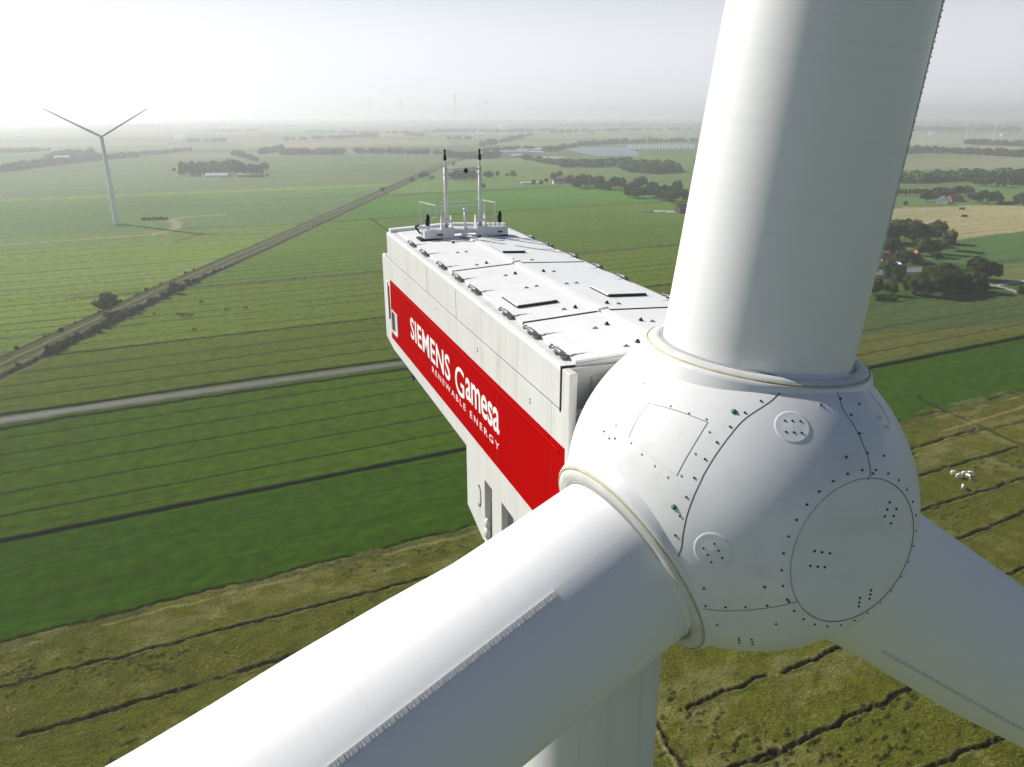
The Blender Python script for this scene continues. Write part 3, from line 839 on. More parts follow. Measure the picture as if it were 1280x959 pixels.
# ------------------------------------------------------------------ THE LAND
def vnoise(x, y, seed=0):
    xi = np.floor(x).astype(np.int64); yi = np.floor(y).astype(np.int64)
    fx = x - xi; fy = y - yi
    fx = fx * fx * (3 - 2 * fx); fy = fy * fy * (3 - 2 * fy)
    def h(a, b):
        n = (a * 374761393 + b * 668265263 + seed * 1442695041) & 0xffffffff
        n = ((n ^ (n >> 13)) * 1274126177) & 0xffffffff
        return ((n ^ (n >> 16)) & 0xffff) / 65535.0
    return (h(xi, yi) * (1 - fx) + h(xi + 1, yi) * fx) * (1 - fy) + (h(xi, yi + 1) * (1 - fx) + h(xi + 1, yi + 1) * fx) * fy
def fbm(x, y, seed=0, o=4):
    s_ = 0; a = .5; t = 0
    for k in range(o):
        s_ = s_ + a * vnoise(x * 2 ** k, y * 2 ** k, seed + k); t += a; a *= .55
    return s_ / t
def sstep(a, b, x):
    t = np.clip((x - a) / (b - a), 0, 1); return t * t * (3 - 2 * t)
ys = [95.0]
while ys[-1] < 17000:
    y_ = ys[-1]; ys.append(y_ + max(.30, y_ * y_ / 93000.0))
ys = np.array(ys)
us = np.linspace(-1.02, 1.02, 660)
Yg, Ug = np.meshgrid(ys, us, indexing='ij'); Xg = Ug * Yg
X = Xg.ravel(); Y = Yg.ravel()
DY = np.maximum(.30, Y * Y / 93000.0)
U_, C_ = uc(X, Y)
wob = (fbm(U_ / 60, C_ / 60, 3) - .5) * 1.2
Cw = C_ + wob
Z = np.zeros_like(X)
col = np.zeros((len(X), 3)); rough = np.zeros_like(X)
def paint(mask, c, k=1.0):
    global col
    m = (np.asarray(mask, float) * k)[:, None]
    col = col * (1 - m) + np.array(c) * m
def band(c0, c1): return (Cw >= c0) & (Cw < c1)
RAILY = [300, 351, 531, 695, 1245, 1930, 2300]; RAILX = [-257, -255, -250, -239, -208, -170, -120]
rail_e = X - np.interp(Y, RAILY, RAILX)
patch = fbm(X / 260, Y / 260, 21, 3)
# broad field colours, row by row of the allotments
paint(Cw < 1e9, (.105, .140, .055))
fieldno = np.floor(Cw / 140).astype(int)
for k, cc in enumerate([(.10, .14, .05), (.13, .15, .07), (.085, .13, .045), (.15, .16, .08), (.11, .15, .05), (.09, .12, .05), (.16, .16, .09)]):
    cell = (np.floor(U_ / 420 + vnoise(fieldno * 1.0, fieldno * 0.0, 5) * 3).astype(int) * 7 + np.floor(Cw / 330).astype(int) * 5) % 7 == k
    paint(cell & (Cw > 1900), cc)
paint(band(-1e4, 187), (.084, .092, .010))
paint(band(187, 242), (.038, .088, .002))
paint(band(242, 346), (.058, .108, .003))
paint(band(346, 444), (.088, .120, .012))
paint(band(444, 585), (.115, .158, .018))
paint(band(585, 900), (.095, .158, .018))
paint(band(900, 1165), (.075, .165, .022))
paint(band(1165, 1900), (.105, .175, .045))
left = rail_e < 0
paint(left & band(300, 900), (.14, .205, .030)); paint(left & band(900, 1310), (.10, .165, .050)); paint(left & band(1345, 2400), (.11, .15, .065))
paint(band(1308, 1346) & (X > -2000) & (rail_e < 0), (.16, .22, .045))
paint(left & band(800, 905), (.13, .19, .04)); paint(left & band(430, 500), (.12, .18, .028)); paint(left & band(620, 700), (.155, .215, .045))
def inpoly(pix):
    P = [G(*p) for p in pix]
    ins = np.zeros(len(X), bool); j = len(P) - 1
    for i in range(len(P)):
        a, b_ = P[i], P[j]
        cond = ((a.y > Y) != (b_.y > Y))
        with np.errstate(divide='ignore', invalid='ignore'):
            xx = (b_.x - a.x) * (Y - a.y) / (b_.y - a.y) + a.x
        ins ^= cond & (X < xx); j = i
    return ins
right = X > .27 * Y
paint(right & band(187, 243), (.042, .092, .006))
paint(right & band(245, 345), (.12, .132, .030))
paint(right & band(345, 420), (.085, .130, .022))
paint(inpoly([(925, 372), (1120, 378), (1400, 350), (1400, 395), (1060, 420)]), (.085, .115, .034))
paint(inpoly([(925, 330), (1290, 322), (1500, 320), (1500, 352), (1120, 380), (925, 380)]), (.060, .115, .026))
paint(inpoly([(1225, 332), (1290, 322), (1420, 318), (1420, 340), (1290, 352), (1230, 348)]), (.155, .185, .065))
paint(inpoly([(950, 300), (1200, 298), (1290, 285), (1500, 275), (1500, 322), (1245, 331), (1180, 330)]), (.085, .155, .042))
paint(inpoly([(950, 262), (1180, 258), (1290, 256), (1500, 254), (1500, 276), (1280, 289), (1195, 300), (1160, 288), (950, 290)]), (.34, .30, .15))
paint(inpoly([(960, 266), (1190, 262), (1190, 272), (960, 280)]), (.30, .28, .14))
paint(inpoly([(950, 228), (1290, 226), (1450, 226), (1450, 254), (1280, 255), (1180, 257), (950, 260)]), (.11, .17, .055))
paint(inpoly([(950, 192), (1290, 195), (1500, 197), (1500, 212), (950, 212)]), (.20, .20, .12))
paint(inpoly([(950, 193), (1180, 191), (1230, 198), (950, 203)]), (.13, .18, .07))
paint(inpoly([(960, 168), (1400, 168), (1400, 186), (960, 186)]), (.24, .24, .16))
paint(inpoly([(640, 166), (870, 160), (870, 172), (640, 176)]), (.16, .20, .10))
paint(inpoly([(600, 200), (700, 205), (870, 216), (870, 235), (790, 232), (690, 224), (600, 218)]), (.115, .165, .055))
paint(inpoly([(650, 172), (760, 172), (860, 176), (860, 181), (650, 184)]), (.17, .18, .10))
paint(inpoly([(300, 178), (560, 176), (560, 182), (300, 186)]), (.22, .20, .12))
paint(inpoly([(570, 200), (600, 199), (600, 208), (555, 210)]), (.17, .17, .09))
for k in range(26):      # lighter and darker parcels towards the horizon
    d = 2500 * (1.075 ** k); x0 = rng.uniform(-.8, .8) * d; wd = rng.uniform(.12, .3) * d; hd = rng.uniform(.03, .07) * d
    u0, c0 = uc(x0, d)
    m_ = (np.abs(U_ - u0) < wd) & (np.abs(C_ - c0) < hd)
    paint(m_, rng.choice([(.20, .19, .12), (.16, .19, .09), (.09, .12, .05), (.24, .22, .14), (.12, .17, .06)]), .8)
mott = .80 + .40 * patch
mott = mott * (.90 + .20 * fbm(U_ / 45, C_ / 6, 8, 3))
col = col * mott[:, None]
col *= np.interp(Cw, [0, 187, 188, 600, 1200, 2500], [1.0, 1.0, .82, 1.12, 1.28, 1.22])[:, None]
rough = sstep(190, 184, Cw) 
rough = np.maximum(rough, (right & band(150, 187 + 4)).astype(float))
# dry straw patches and dark clumps on the rough pasture
near = Y < 600
st = fbm(U_ / 7, C_ / 4, 31, 4); st2 = fbm(U_ / 30, C_ / 16, 35, 3)
paint(near & (rough > .5), (.25, .22, .095), 1.0 * 0 + sstep(.50, .70, st * .6 + st2 * .45) * .38)
cl = fbm(U_ / 1.5, C_ / .9, 41, 4); clm = fbm(U_ / 40 + 9, C_ / 18, 44, 3)
rclump = sstep(.63, .72, cl) * sstep(.50, .66, clm + .10 * (X > 100))
paint(near & (rough > .5), (.022, .030, .008), rclump * .7)
Z += np.where(near, rough * (rclump * .35 + (fbm(U_ / 1.3, C_ / .9, 51, 3) - .5) * .30), 0)
Z += np.where(Y < 400, (1 - rough) * (fbm(U_ / 1.6, C_ / .5, 61, 2) - .5) * .10, 0)
# furrows, ditches, tracks
def seg_d(p, q):
    dx, dy = q[0] - p[0], q[1] - p[1]; L = math.hypot(dx, dy)
    t = ((X - p[0]) * dx + (Y - p[1]) * dy) / L; s_ = ((X - p[0]) * -dy + (Y - p[1]) * dx) / L
    return t, s_, L
def line(p, q, wd, c, k=1.0, depth=0.0, ragged=0.0, ext=0.0, seed=1, gaps=0.0):
    dx, dy = q[0] - p[0], q[1] - p[1]; L = math.hypot(dx, dy)
    s0 = ((X - p[0]) * -dy + (Y - p[1]) * dx) / L
    near_ = np.nonzero(np.abs(s0) < wd * 1.6 + DY * 1.5 + ragged * 2 + 1)[0]
    x_, y_, D_ = X[near_], Y[near_], DY[near_]
    t = ((x_ - p[0]) * dx + (y_ - p[1]) * dy) / L; s_ = s0[near_]
    o_ = (t > -ext) & (t < L + ext)
    near_, t, s_, D_ = near_[o_], t[o_], s_[o_], D_[o_]
    s_ = s_ + (fbm(t / 5, t * 0, seed, 3) - .5) * ragged * 2.0 + (fbm(t / 1.1, s_ / 1.2, seed + 9, 2) - .5) * ragged
    w_ = wd * (1 + (fbm(t / 9, t * 0 + 4, seed + 3, 3) - .5) * ragged * .9)
    we = np.maximum(w_, D_ * .75)
    m_ = sstep(we * .5 + np.maximum(.15, D_ * .35), we * .5 * .7, np.abs(s_)) * np.clip(w_ / we, 0, 1)
    if gaps > 0: m_ = m_ * sstep(gaps - .07, gaps + .05, fbm(t / 13, t * 0 + 7, seed + 5, 3))
    mk = (m_ * k)[:, None]
    col[near_] = col[near_] * (1 - mk) + np.array(c) * mk
    if depth: Z[near_] -= m_ * depth
def P2(px, py): g_ = G(px, py); return (g_.x, g_.y)
SOIL = (.020, .016, .009); WATER = (.003, .0035, .003); DARKG = (.012, .018, .006); REED = (.035, .032, .016)
# short furrows and trenches on the rough pasture
FUR = [((0, 928.7), (352, 823.7), 90, 1.5, .36), ((0, 859), (480, 735.6), 80, 1.0, .40), ((857.5, 886), (960, 842.5), 0, 1.2, 0), ((1000, 926), (1141.5, 859.6), 12, 1.3, 0), ((1000, 830.5), (1050, 807.6), 6, 1.2, 0),
       ((1166, 959), (1245, 922), 3, 1.2, 0), ((1132, 562.7), (1210, 539), 6, 1.5, 0), ((1144.5, 595.6), (1263.5, 561), 5, 1.6, 0), ((1146, 639.5), (1280, 597), 40, 1.5, 0), ((1185, 678.6), (1280, 641), 40, 1.4, 0),
       ((1249.7, 720), (1280, 709.8), 20, 1.1, 0), ((920, 957), (960, 942), 3, 1.1, 0), ((1060, 740), (1140, 700), 20, 1.2, .4), ((1000, 610), (1100, 580), 20, 1.2, .4), ((560, 780), (700, 725), 20, 1.0, .4)]
for i, (a, b_, ext, wd, gp) in enumerate(FUR):
    line(P2(*a), P2(*b_), wd * .72, SOIL, .96, .6, .75, ext, 70 + 11 * i, gp)
    line(P2(a[0], a[1] - 3), P2(b_[0], b_[1] - 3), .7, (.17, .13, .065), .6, 0, 1.1, ext, 74 + 11 * i, .42)
    line(P2(a[0], a[1] + 5), P2(b_[0], b_[1] + 5), 1.2, (.04, .05, .012), .5, 0, 1.4, ext, 75 + 11 * i, .40)
line(P2(825, 910), P2(857, 962), 1.0, SOIL, .95, .5, .8, 5, 500); line(P2(817, 905), P2(845, 962), .8, (.30, .26, .13), .6, 0, .8, 5, 503)
line(P2(1216.5, 528), P2(1280, 556.5), 1.6, SOIL, .85, .6, .8, 30, 510)
line(P2(1232, 523), P2(1290, 505), 1.2, (.28, .20, .10), .7, 0, .6, 30, 515); line(P2(1255, 532), P2(1290, 524), 1.0, SOIL, .7, .3, .7, 20, 517)
# border between lush and rough, ditch with dark water
pC0, pC1 = xy(-400, 186.5), xy(700, 187.5)
line(pC0, pC1, 1.3, SOIL, .85, .35, 1.0, 0, 520, .38); line(xy(-400, 184.5), xy(700, 185), 3.2, (.05, .065, .02), .6, 0, 1.2, 0, 523, .3)
line(xy(-60, 183), xy(400, 183), 1.0, (.27, .23, .11), .5, 0, .8, 0, 527, .5)
line(xy(-500, 239.3), xy(120, 240.2), 3.4, WATER, 1, .25, .25, 0, 530)
line(xy(120, 240.2), xy(900, 243.5), 3.8, WATER, 1, .25, .2, 0, 540)
line(xy(-500, 246.5), xy(700, 248.5), .7, DARKG, .5, 0, .5, 0, 545, .4)
for k, c0 in enumerate([204, 221, 257.5, 275, 292.4, 310.5, 327.5]):
    fade = .22 if c0 < 240 else .75
    line(xy(-600, c0 - 1.5), xy(300, c0 + .5), 1.1, DARKG, min(1, fade * 1.25), .15 * (c0 > 240), .35, 0, 560 + k * 7)
for k, c0 in enumerate([377.5, 397.5, 416.6]): line(xy(-600, c0), xy(200, c0), 1.3, DARKG, .9, .15, .4, 0, 620 + k * 7)
for k, c0 in enumerate([258, 272, 290, 312, 330, 352, 372, 395, 418]): line(xy(150, c0), xy(900, c0 + 1), 1.0, DARKG, .55 if k % 2 else .8, .1, .5, 0, 660 + k * 5)
line(xy(-200, 443.4), xy(400, 443.4), 3.2, DARKG, .95, .3, .8, 0, 700)
line(xy(-60, 585), xy(500, 588), 4.4, REED, .95, .2, .9, 0, 705); line(xy(-60, 588), xy(500, 591), 1.4, (.20, .19, .09), .6, 0, .6, 0, 707)
line(xy(150, 897), xy(1500, 904), 4.5, (.015, .025, .012), .95, .3, .6, 0, 710); line(xy(330, 1160), xy(900, 1178), 6.0, (.015, .025, .012), .95, .3, .6, 0, 715)
line(P2(480, 245), P2(692, 234), 6.0, (.015, .025, .012), .95, 0, .6, 0, 717)
line(P2(335, 210), P2(555, 202), 8.0, (.02, .03, .015), .9, 0, .8, 0, 720); line(P2(340, 250), P2(470, 243), 4.0, (.02, .03, .015), .8, 0, .8, 0, 725)
line(P2(160, 259), P2(330, 256), 3.0, (.02, .03, .015), .8, 0, .8, 0, 728); line(P2(200, 287.5), P2(360, 281), 3.5, (.02, .03, .015), .95, 0, .8, 0, 731)
for c0 in np.arange(460, 1300, 17.4):
    c0 = c0 + rng.uniform(-3, 3); k_ = .30 + .65 * rng.random()
    line(xy(-900, c0 - 4), xy(1100, c0 + 2), 1.7, DARKG, k_ * (1 if c0 < 900 else .8), 0, .6, 0, int(c0), .25)
for c0 in np.arange(350, 900, 34.8): line(xy(-1400, c0 - 6), xy(-10, c0), 1.8, (.05, .075, .02), .8, 0, .5, 0, int(c0) + 5, .3)
for a, b_ in (((-140, 538.5), (0, 518.3)), ((0, 518.3), (92, 506)), ((92, 506), (320, 472.8)), ((320, 472.8), (500, 449)), ((500, 449), (600, 436))): line(P2(*a), P2(*b_), 4.2, (.006, .008, .004), .98, .1, .5, .5, 951)
for a, b_ in (((-140, 560), (0, 536.5)), ((0, 536.5), (92, 520.5)), ((92, 520.5), (320, 487.3)), ((320, 487.3), (505, 461.5)), ((505, 461.5), (620, 445))): line(P2(*a), P2(*b_), 3.2, (.006, .008, .004), .96, .1, .8, .5, 955, .2)
for k in range(46):
    c0 = 1320 + 45 * k * (1 + k * .035)
    line(xy(rng.uniform(-5000, -500), c0), xy(rng.uniform(0, 4000), c0 + rng.uniform(-20, 40)), rng.uniform(3, 7), (.06, .075, .04), .6, 0, .8, 0, 1500 + k)
# railway-like double track with verges
def lane(e0, e1, c, k=1.0):
    wdt = e1 - e0
    m_ = sstep(wdt / 2 + .5, wdt / 2 - .3, np.abs(rail_e - (e0 + e1) / 2 + (fbm(X / 9, Y / 9, 81, 2) - .5) * 1.5)) * (Y > 250) * (Y < 2300)
    paint(m_, c, k)
lane(-14, 12, (.085, .09, .035), .8)
lane(-14.5, -11.5, (.035, .04, .02), .9); lane(-9.5, -8.2, (.05, .05, .03), .8); lane(-7.2, -5.0, (.17, .155, .10), .85); lane(-4.2, -1.6, (.05, .055, .03), .8); lane(1.0, 3.2, (.15, .14, .095), .85)
lane(5.5, 10.0, (.020, .026, .012), .95); lane(11, 12.5, (.16, .16, .08), .5)
# sandy track to the far turbine
tp = [(-20, 308), (60, 302.5), (150, 296), (190, 293), (207, 290), (220, 285), (221, 279), (214, 275), (226, 272), (250, 270), (280, 268.5)]
for a, b_ in zip(tp[:-1], tp[1:]): line(P2(*a), P2(*b_), 5.5 if a[0] < 180 else 9.0, (.34, .27, .20), .75, 0, .4, 2, 900)
paint(inpoly([(136, 281), (152, 279), (166, 281), (150, 284)]), (.05, .055, .04), .7)
# country lanes on the right
for a, b_ in (((1222, 355), (1245, 357)), ((1245, 357), (1275, 366)), ((1275, 366), (1330, 380)), ((1250, 356), (1290, 350)), ((1290, 350), (1360, 342))): line(P2(*a), P2(*b_), 4.2, (.42, .40, .36), .9, 0, .2, 1, 930)
line(P2(1090, 262), P2(1183, 258), 5, (.06, .06, .04), .8, 0, .6, 0, 935); line(P2(1100, 263.5), P2(1150, 261.5), 3.5, (.3, .29, .26), .7, 0, .3, 0, 936)
line(P2(1238, 329), P2(1300, 322), 3.5, (.05, .06, .03), .85, 0, .8, 10, 940)
line(P2(420, 262), P2(395, 264), 5, (.26, .22, .15), .7, 0, .5, 0, 945); line(P2(395, 264), P2(410, 258), 3, (.26, .22, .15), .5, 0, .5, 0, 946)
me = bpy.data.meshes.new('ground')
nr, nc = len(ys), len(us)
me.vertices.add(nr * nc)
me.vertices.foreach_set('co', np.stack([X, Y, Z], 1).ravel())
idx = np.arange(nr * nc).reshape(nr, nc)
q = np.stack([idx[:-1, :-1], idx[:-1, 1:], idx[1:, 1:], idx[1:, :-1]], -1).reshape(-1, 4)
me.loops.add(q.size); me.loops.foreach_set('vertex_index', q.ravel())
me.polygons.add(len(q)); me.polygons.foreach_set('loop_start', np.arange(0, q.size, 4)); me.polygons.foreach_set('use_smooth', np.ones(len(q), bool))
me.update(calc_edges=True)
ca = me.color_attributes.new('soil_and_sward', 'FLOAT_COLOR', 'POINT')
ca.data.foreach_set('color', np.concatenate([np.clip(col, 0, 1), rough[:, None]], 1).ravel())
gm, gnt, gb = new_mat('pasture')
gb.inputs["Roughness"].default_value = .9; gb.inputs["Specular IOR Level"].default_value = 0
at = gnt.nodes.new("ShaderNodeAttribute"); at.attribute_name = 'soil_and_sward'
tc = gnt.nodes.new("ShaderNodeTexCoord")
mpn = gnt.nodes.new("ShaderNodeMapping"); mpn.inputs["Rotation"].default_value = (0, 0, -AL); gnt.links.new(tc.outputs["Object"], mpn.inputs[0])
mpn2 = gnt.nodes.new("ShaderNodeMapping"); mpn2.inputs["Scale"].default_value = (.10, .9, 1); gnt.links.new(mpn.outputs[0], mpn2.inputs[0])
def nz(sc_, det, vec, r=.6):
    n = gnt.nodes.new("ShaderNodeTexNoise"); n.inputs["Scale"].default_value = sc_; n.inputs["Detail"].default_value = det; n.inputs["Roughness"].default_value = r
    gnt.links.new(vec, n.inputs["Vector"]); return n.outputs["Fac"]
def mrange(x, a, b_, c, d):
    n = gnt.nodes.new("ShaderNodeMapRange"); gnt.links.new(x, n.inputs[0])
    for i, v in enumerate((a, b_, c, d)): n.inputs[1 + i].default_value = v
    return n.outputs[0]
def mth(op, a, b_):
    n = gnt.nodes.new("ShaderNodeMath"); n.operation = op
    for i, v in enumerate((a, b_)):
        if isinstance(v, (int, float)): n.inputs[i].default_value = v
        else: gnt.links.new(v, n.inputs[i])
    return n.outputs[0]
streak = mrange(nz(1.0, 6, mpn2.outputs[0], .65), .3, .7, .70, 1.30)
tuft = mrange(nz(2.0, 6, mpn.outputs[0], .8), .33, .67, .25, 1.75)
tuft2 = mrange(nz(.22, 3, mpn.outputs[0], .5), .3, .7, .8, 1.2)
rm = gnt.nodes.new("ShaderNodeMix"); rm.data_type = 'FLOAT'
gnt.links.new(at.outputs["Alpha"], rm.inputs["Factor"]); gnt.links.new(streak, rm.inputs["A"]); gnt.links.new(tuft, rm.inputs["B"])
fine = mrange(nz(6.5, 4, mpn.outputs[0], .8), .35, .65, .72, 1.28)
f_ = mth('MULTIPLY', mth('MULTIPLY', rm.outputs["Result"], tuft2), fine)
vm = gnt.nodes.new("ShaderNodeVectorMath"); vm.operation = 'SCALE'
fleck = gnt.nodes.new("ShaderNodeMapping"); fleck.inputs["Scale"].default_value = (.8, 1.7, 1); gnt.links.new(mpn.outputs[0], fleck.inputs[0])
fl = mth('MULTIPLY', mth('MULTIPLY', mrange(nz(1.1, 5, fleck.outputs[0], .75), .53, .66, 0, .75), mrange(nz(.10, 3, mpn.outputs[0], .6), .38, .62, .15, 1.0)), at.outputs["Alpha"])
cmx = gnt.nodes.new("ShaderNodeMix"); cmx.data_type = 'RGBA'; cmx.inputs["B"].default_value = (.29, .25, .11, 1)
gnt.links.new(fl, cmx.inputs["Factor"]); gnt.links.new(at.outputs["Color"], cmx.inputs["A"])
gnt.links.new(cmx.outputs["Result"], vm.inputs[0]); gnt.links.new(f_, vm.inputs["Scale"])
gnt.links.new(vm.outputs[0], gb.inputs["Base Color"])
bp = gnt.nodes.new("ShaderNodeBump"); bp.inputs["Distance"].default_value = .35
gnt.links.new(mrange(at.outputs["Alpha"], 0, 1, .35, .9), bp.inputs["Strength"])
gnt.links.new(nz(1.6, 6, mpn.outputs[0], .75), bp.inputs["Height"]); gnt.links.new(bp.outputs[0], gb.inputs["Normal"])
me.materials.append(gm)
ground = link('ground', me, kind='structure')
m = MB(); m.add([(-16000, -6000, -.9), (16000, -6000, -.9), (16000, 17000, -.9), (-16000, 17000, -.9)], [(0, 1, 2, 3)])
sg_ = m.build('surrounding_ground', mat('surrounding pasture', (.085, .115, .03), .9, var=.25, scale=.004), kind='structure')

# concrete farm road
rp = [(-120, 541), (-40, 531.5), (0, 526.5), (40, 520.5), (92.5, 512.5), (200, 497), (320, 480), (420, 466), (500, 455)]
W_ = [G(*p) for p in rp]; d_ = (W_[-1] - W_[-2]).normalized(); W_.append(W_[-1] + d_ * 130)
def strip_obj(name, pts, wd, z, mt, th=.12, kind='structure', wob_=0.0):
    m = MB(); vs = []
    for i, p in enumerate(pts):
        a = pts[max(0, i - 1)]; b_ = pts[min(len(pts) - 1, i + 1)]
        d = (b_ - a).normalized(); n = Vector((-d.y, d.x, 0)); w2 = wd / 2 + (rng.random() - .5) * wob_
        vs += [p - n * w2 + Vector((0, 0, z - th)), p - n * w2 + Vector((0, 0, z)), p + n * w2 + Vector((0, 0, z)), p + n * w2 + Vector((0, 0, z - th))]
    fs = []
    for i in range(len(pts) - 1):
        o = 4 * i
        for k in range(3): fs.append((o + k, o + k + 1, o + 5 + k, o + 4 + k))
    fs += [(0, 1, 2, 3), (len(vs) - 1, len(vs) - 2, len(vs) - 3, len(vs) - 4)]
    m.add(vs, fs); return m.build(name, mt, kind=kind)
def dense(pts, step):
    out = [pts[0]]
    for a, b_ in zip(pts[:-1], pts[1:]):
        n = max(1, int((b_ - a).length / step))
        out += [a.lerp(b_, (k + 1) / n) for k in range(n)]
    return out
Wd = dense(W_, 4.0)
strip_obj('road_verge', Wd, 7.6, .09, mat('gravel verge', (.075, .08, .05), .9, var=.3, scale=.4), wob_=1.2, th=.5)
strip_obj('farm_road', Wd, 4.4, .16, mat('worn concrete', (.105, .103, .088), .85, var=.14, scale=.5), wob_=.25, th=.4)

# ---- plants and trees
lf, lnt, lb = new_mat('foliage')
lb.inputs["Roughness"].default_value = .75; lb.inputs["Specular IOR Level"].default_value = .0
oi = lnt.nodes.new("ShaderNodeObjectInfo"); tcl = lnt.nodes.new("ShaderNodeTexCoord")
nl = lnt.nodes.new("ShaderNodeTexNoise"); nl.inputs["Scale"].default_value = .28; nl.inputs["Detail"].default_value = 4
lnt.links.new(tcl.outputs["Object"], nl.inputs["Vector"])
rp_ = lnt.nodes.new("ShaderNodeValToRGB"); rp_.color_ramp.elements[0].position = .3; rp_.color_ramp.elements[1].position = .72
rp_.color_ramp.elements[0].color = (.018, .032, .006, 1); rp_.color_ramp.elements[1].color = (.115, .145, .030, 1)
lnt.links.new(nl.outputs["Fac"], rp_.inputs[0])
hs = lnt.nodes.new("ShaderNodeHueSaturation")
mrr = lnt.nodes.new("ShaderNodeMapRange"); mrr.inputs[3].default_value = .62; mrr.inputs[4].default_value = 1.25; lnt.links.new(oi.outputs["Random"], mrr.inputs[0]); lnt.links.new(mrr.outputs[0], hs.inputs["Value"])
mrh = lnt.nodes.new("ShaderNodeMapRange"); mrh.inputs[3].default_value = .485; mrh.inputs[4].default_value = .52; lnt.links.new(oi.outputs["Random"], mrh.inputs[0]); lnt.links.new(mrh.outputs[0], hs.inputs["Hue"])
lnt.links.new(rp_.outputs[0], hs.inputs["Color"]); lnt.links.new(hs.outputs[0], lb.inputs["Base Color"])
bark = mat('bark', (.09, .07, .05), .9, var=.2, scale=2)
def crown_mesh(name, seed, H, Wc, nleaf, leaf, nbl, base=.22):
    r_ = random.Random(seed); g_ = np.random.default_rng(seed)
    bl = [(Vector((0, 0, H * .62)), Wc * .36, H * .33)]
    for k in range(nbl):
        a = r_.uniform(0, 6.283); rr = Wc * .5 * r_.uniform(.35, .72); zz = H * r_.uniform(base + .12, .82)
        s_ = Wc * r_.uniform(.16, .27) * (1.1 - .35 * abs(zz / H - .5))
        bl.append((Vector((math.cos(a) * rr, math.sin(a) * rr, zz)), s_, s_ * r_.uniform(.8, 1.05)))
    m = MB()
    for c, a, b_ in bl: m.ball(c, 1.0, 8, (a * .80, a * .80, b_ * .80))
    tot = sum(a * a for c, a, b_ in bl)
    vs = []; fs = []
    for c, a, b_ in bl:
        n = int(nleaf * a * a / tot)
        d = g_.normal(size=(n, 3)); d /= np.linalg.norm(d, axis=1)[:, None]
        rad = g_.uniform(.78, 1.12, size=(n, 1))
        p = np.array(c) + d * rad * np.array([a, a, b_])
        nn = d + g_.normal(size=(n, 3)) * .38; nn /= np.linalg.norm(nn, axis=1)[:, None]
        t = np.cross(nn, g_.normal(size=(n, 3))); t /= np.linalg.norm(t, axis=1)[:, None]; bb = np.cross(nn, t)
        sz = leaf * g_.uniform(.6, 1.3, size=(n, 1))
        o = len(vs)
        quad = np.stack([p - t * sz - bb * sz * .7, p + t * sz - bb * sz * .5, p + t * sz * .8 + bb * sz * .7, p - t * sz * .7 + bb * sz * .6], 1).reshape(-1, 3)
        vs += [tuple(v) for v in quad]; fs += [(o + 4 * i, o + 4 * i + 1, o + 4 * i + 2, o + 4 * i + 3) for i in range(n)]
    m.add(vs, fs)
    me = bpy.data.meshes.new(name); me.from_pydata(m.v, [], m.f); me.materials.append(lf); me.update(); return me
def trunk_mesh(H, Wc):
    m = MB(); m.tube((0, 0, -.3), (0, 0, H * .35), H * .022, H * .015, 8)
    for k in range(5):
        a = k * 1.3; m.tube((0, 0, H * (.22 + .03 * k)), (math.cos(a) * Wc * .25, math.sin(a) * Wc * .25, H * (.5 + .04 * k)), H * .010, H * .004, 6)
    m.tube((0, 0, H * .35), (0, 0, H * .75), H * .015, H * .005, 6)
    return m.mesh('trunk', bark)
protos = {}
def make_proto(key, seed, H, Wc, nleaf, leaf, nbl, base=.22):
    protos[key] = (crown_mesh('crown', seed, H, Wc, nleaf, leaf, nbl, base), trunk_mesh(H, Wc), H)
for k in range(4): make_proto(('near', k), 20 + k, 10.0, 9.2 - .5 * k, 2600, .34, 11)
for k in range(4): make_proto(('far', k), 40 + k, 10.0, 9.5 - .6 * k, 500, .62, 7)
for k in range(2): make_proto(('bush', k), 60 + k, 10.0, 15.0, 900, .62, 9, .0)
ntree = 0
def tree(px, py, h, label, group=None, kind='near', name='tree', cat='tree', wide=1.0, dx=0, dy=0):
    global ntree
    p = G(px, py); p.x += dx; p.y += dy
    ks = [k for k in protos if k[0] == kind]; key = ks[rng.randrange(len(ks))]
    cm, tm, H = protos[key]
    e = empty(name, p, label, cat, group, rng.uniform(0, 6.28))
    s_ = h * (1.0 if kind == 'near' else 1.18) / H; e.scale = (s_ * wide * rng.uniform(.9, 1.15), s_ * wide * rng.uniform(.9, 1.15), s_)
    link('crown', cm, e); link('trunk', tm, e)
    ntree += 1
    return e
g1 = 'trees around the red-roofed farmhouses beside the upright blade'
for k, (px, py, h) in enumerate([(1118, 303, 24), (1142, 306, 25), (1171, 304, 23), (1130, 300, 22), (1158, 303, 19), (1106, 305, 22)]):
    tree(px, py, h, 'tall dark tree in the back row behind the red-roofed farmhouses', g1 + ', back row', wide=1.05)
for px, py, h in [(1184, 313, 20), (1176, 318, 14), (1152, 320, 17), (1163, 321, 15), (1110, 321, 19), (1127, 334, 15), (1113, 350, 16), (1103, 338, 9), (1140, 330, 9), (1123, 352, 12), (1120, 322, 14), (1170, 328, 10)]:
    tree(px, py, h, 'round green tree among the red-roofed farmhouses', g1 + ', among the houses')
for px, py, h in [(1133, 367, 13), (1145, 369, 15), (1155, 370, 16), (1166, 371, 17), (1178, 369, 18), (1187, 366, 18), (1173, 360, 18), (1160, 359, 16), (1200, 362, 15), (1194, 356, 13), (1150, 362, 14), (1183, 357, 15), (1139, 362, 11), (1207, 357, 14)]:
    tree(px, py, h, 'leafy tree in the front row hiding the farmyard', g1 + ', front row')
tree(1220, 350, 19, 'tall tree at the right end of the farmyard row, beside the pale lane', wide=1.0)
tree(1214, 364, 16, 'broad tree in front of the tall one where the pale lane begins')
tree(1224, 366, 14, 'lowest tree standing right beside the pale lane')
tree(1238, 350, 14, 'tree standing alone just right of the farmyard row')
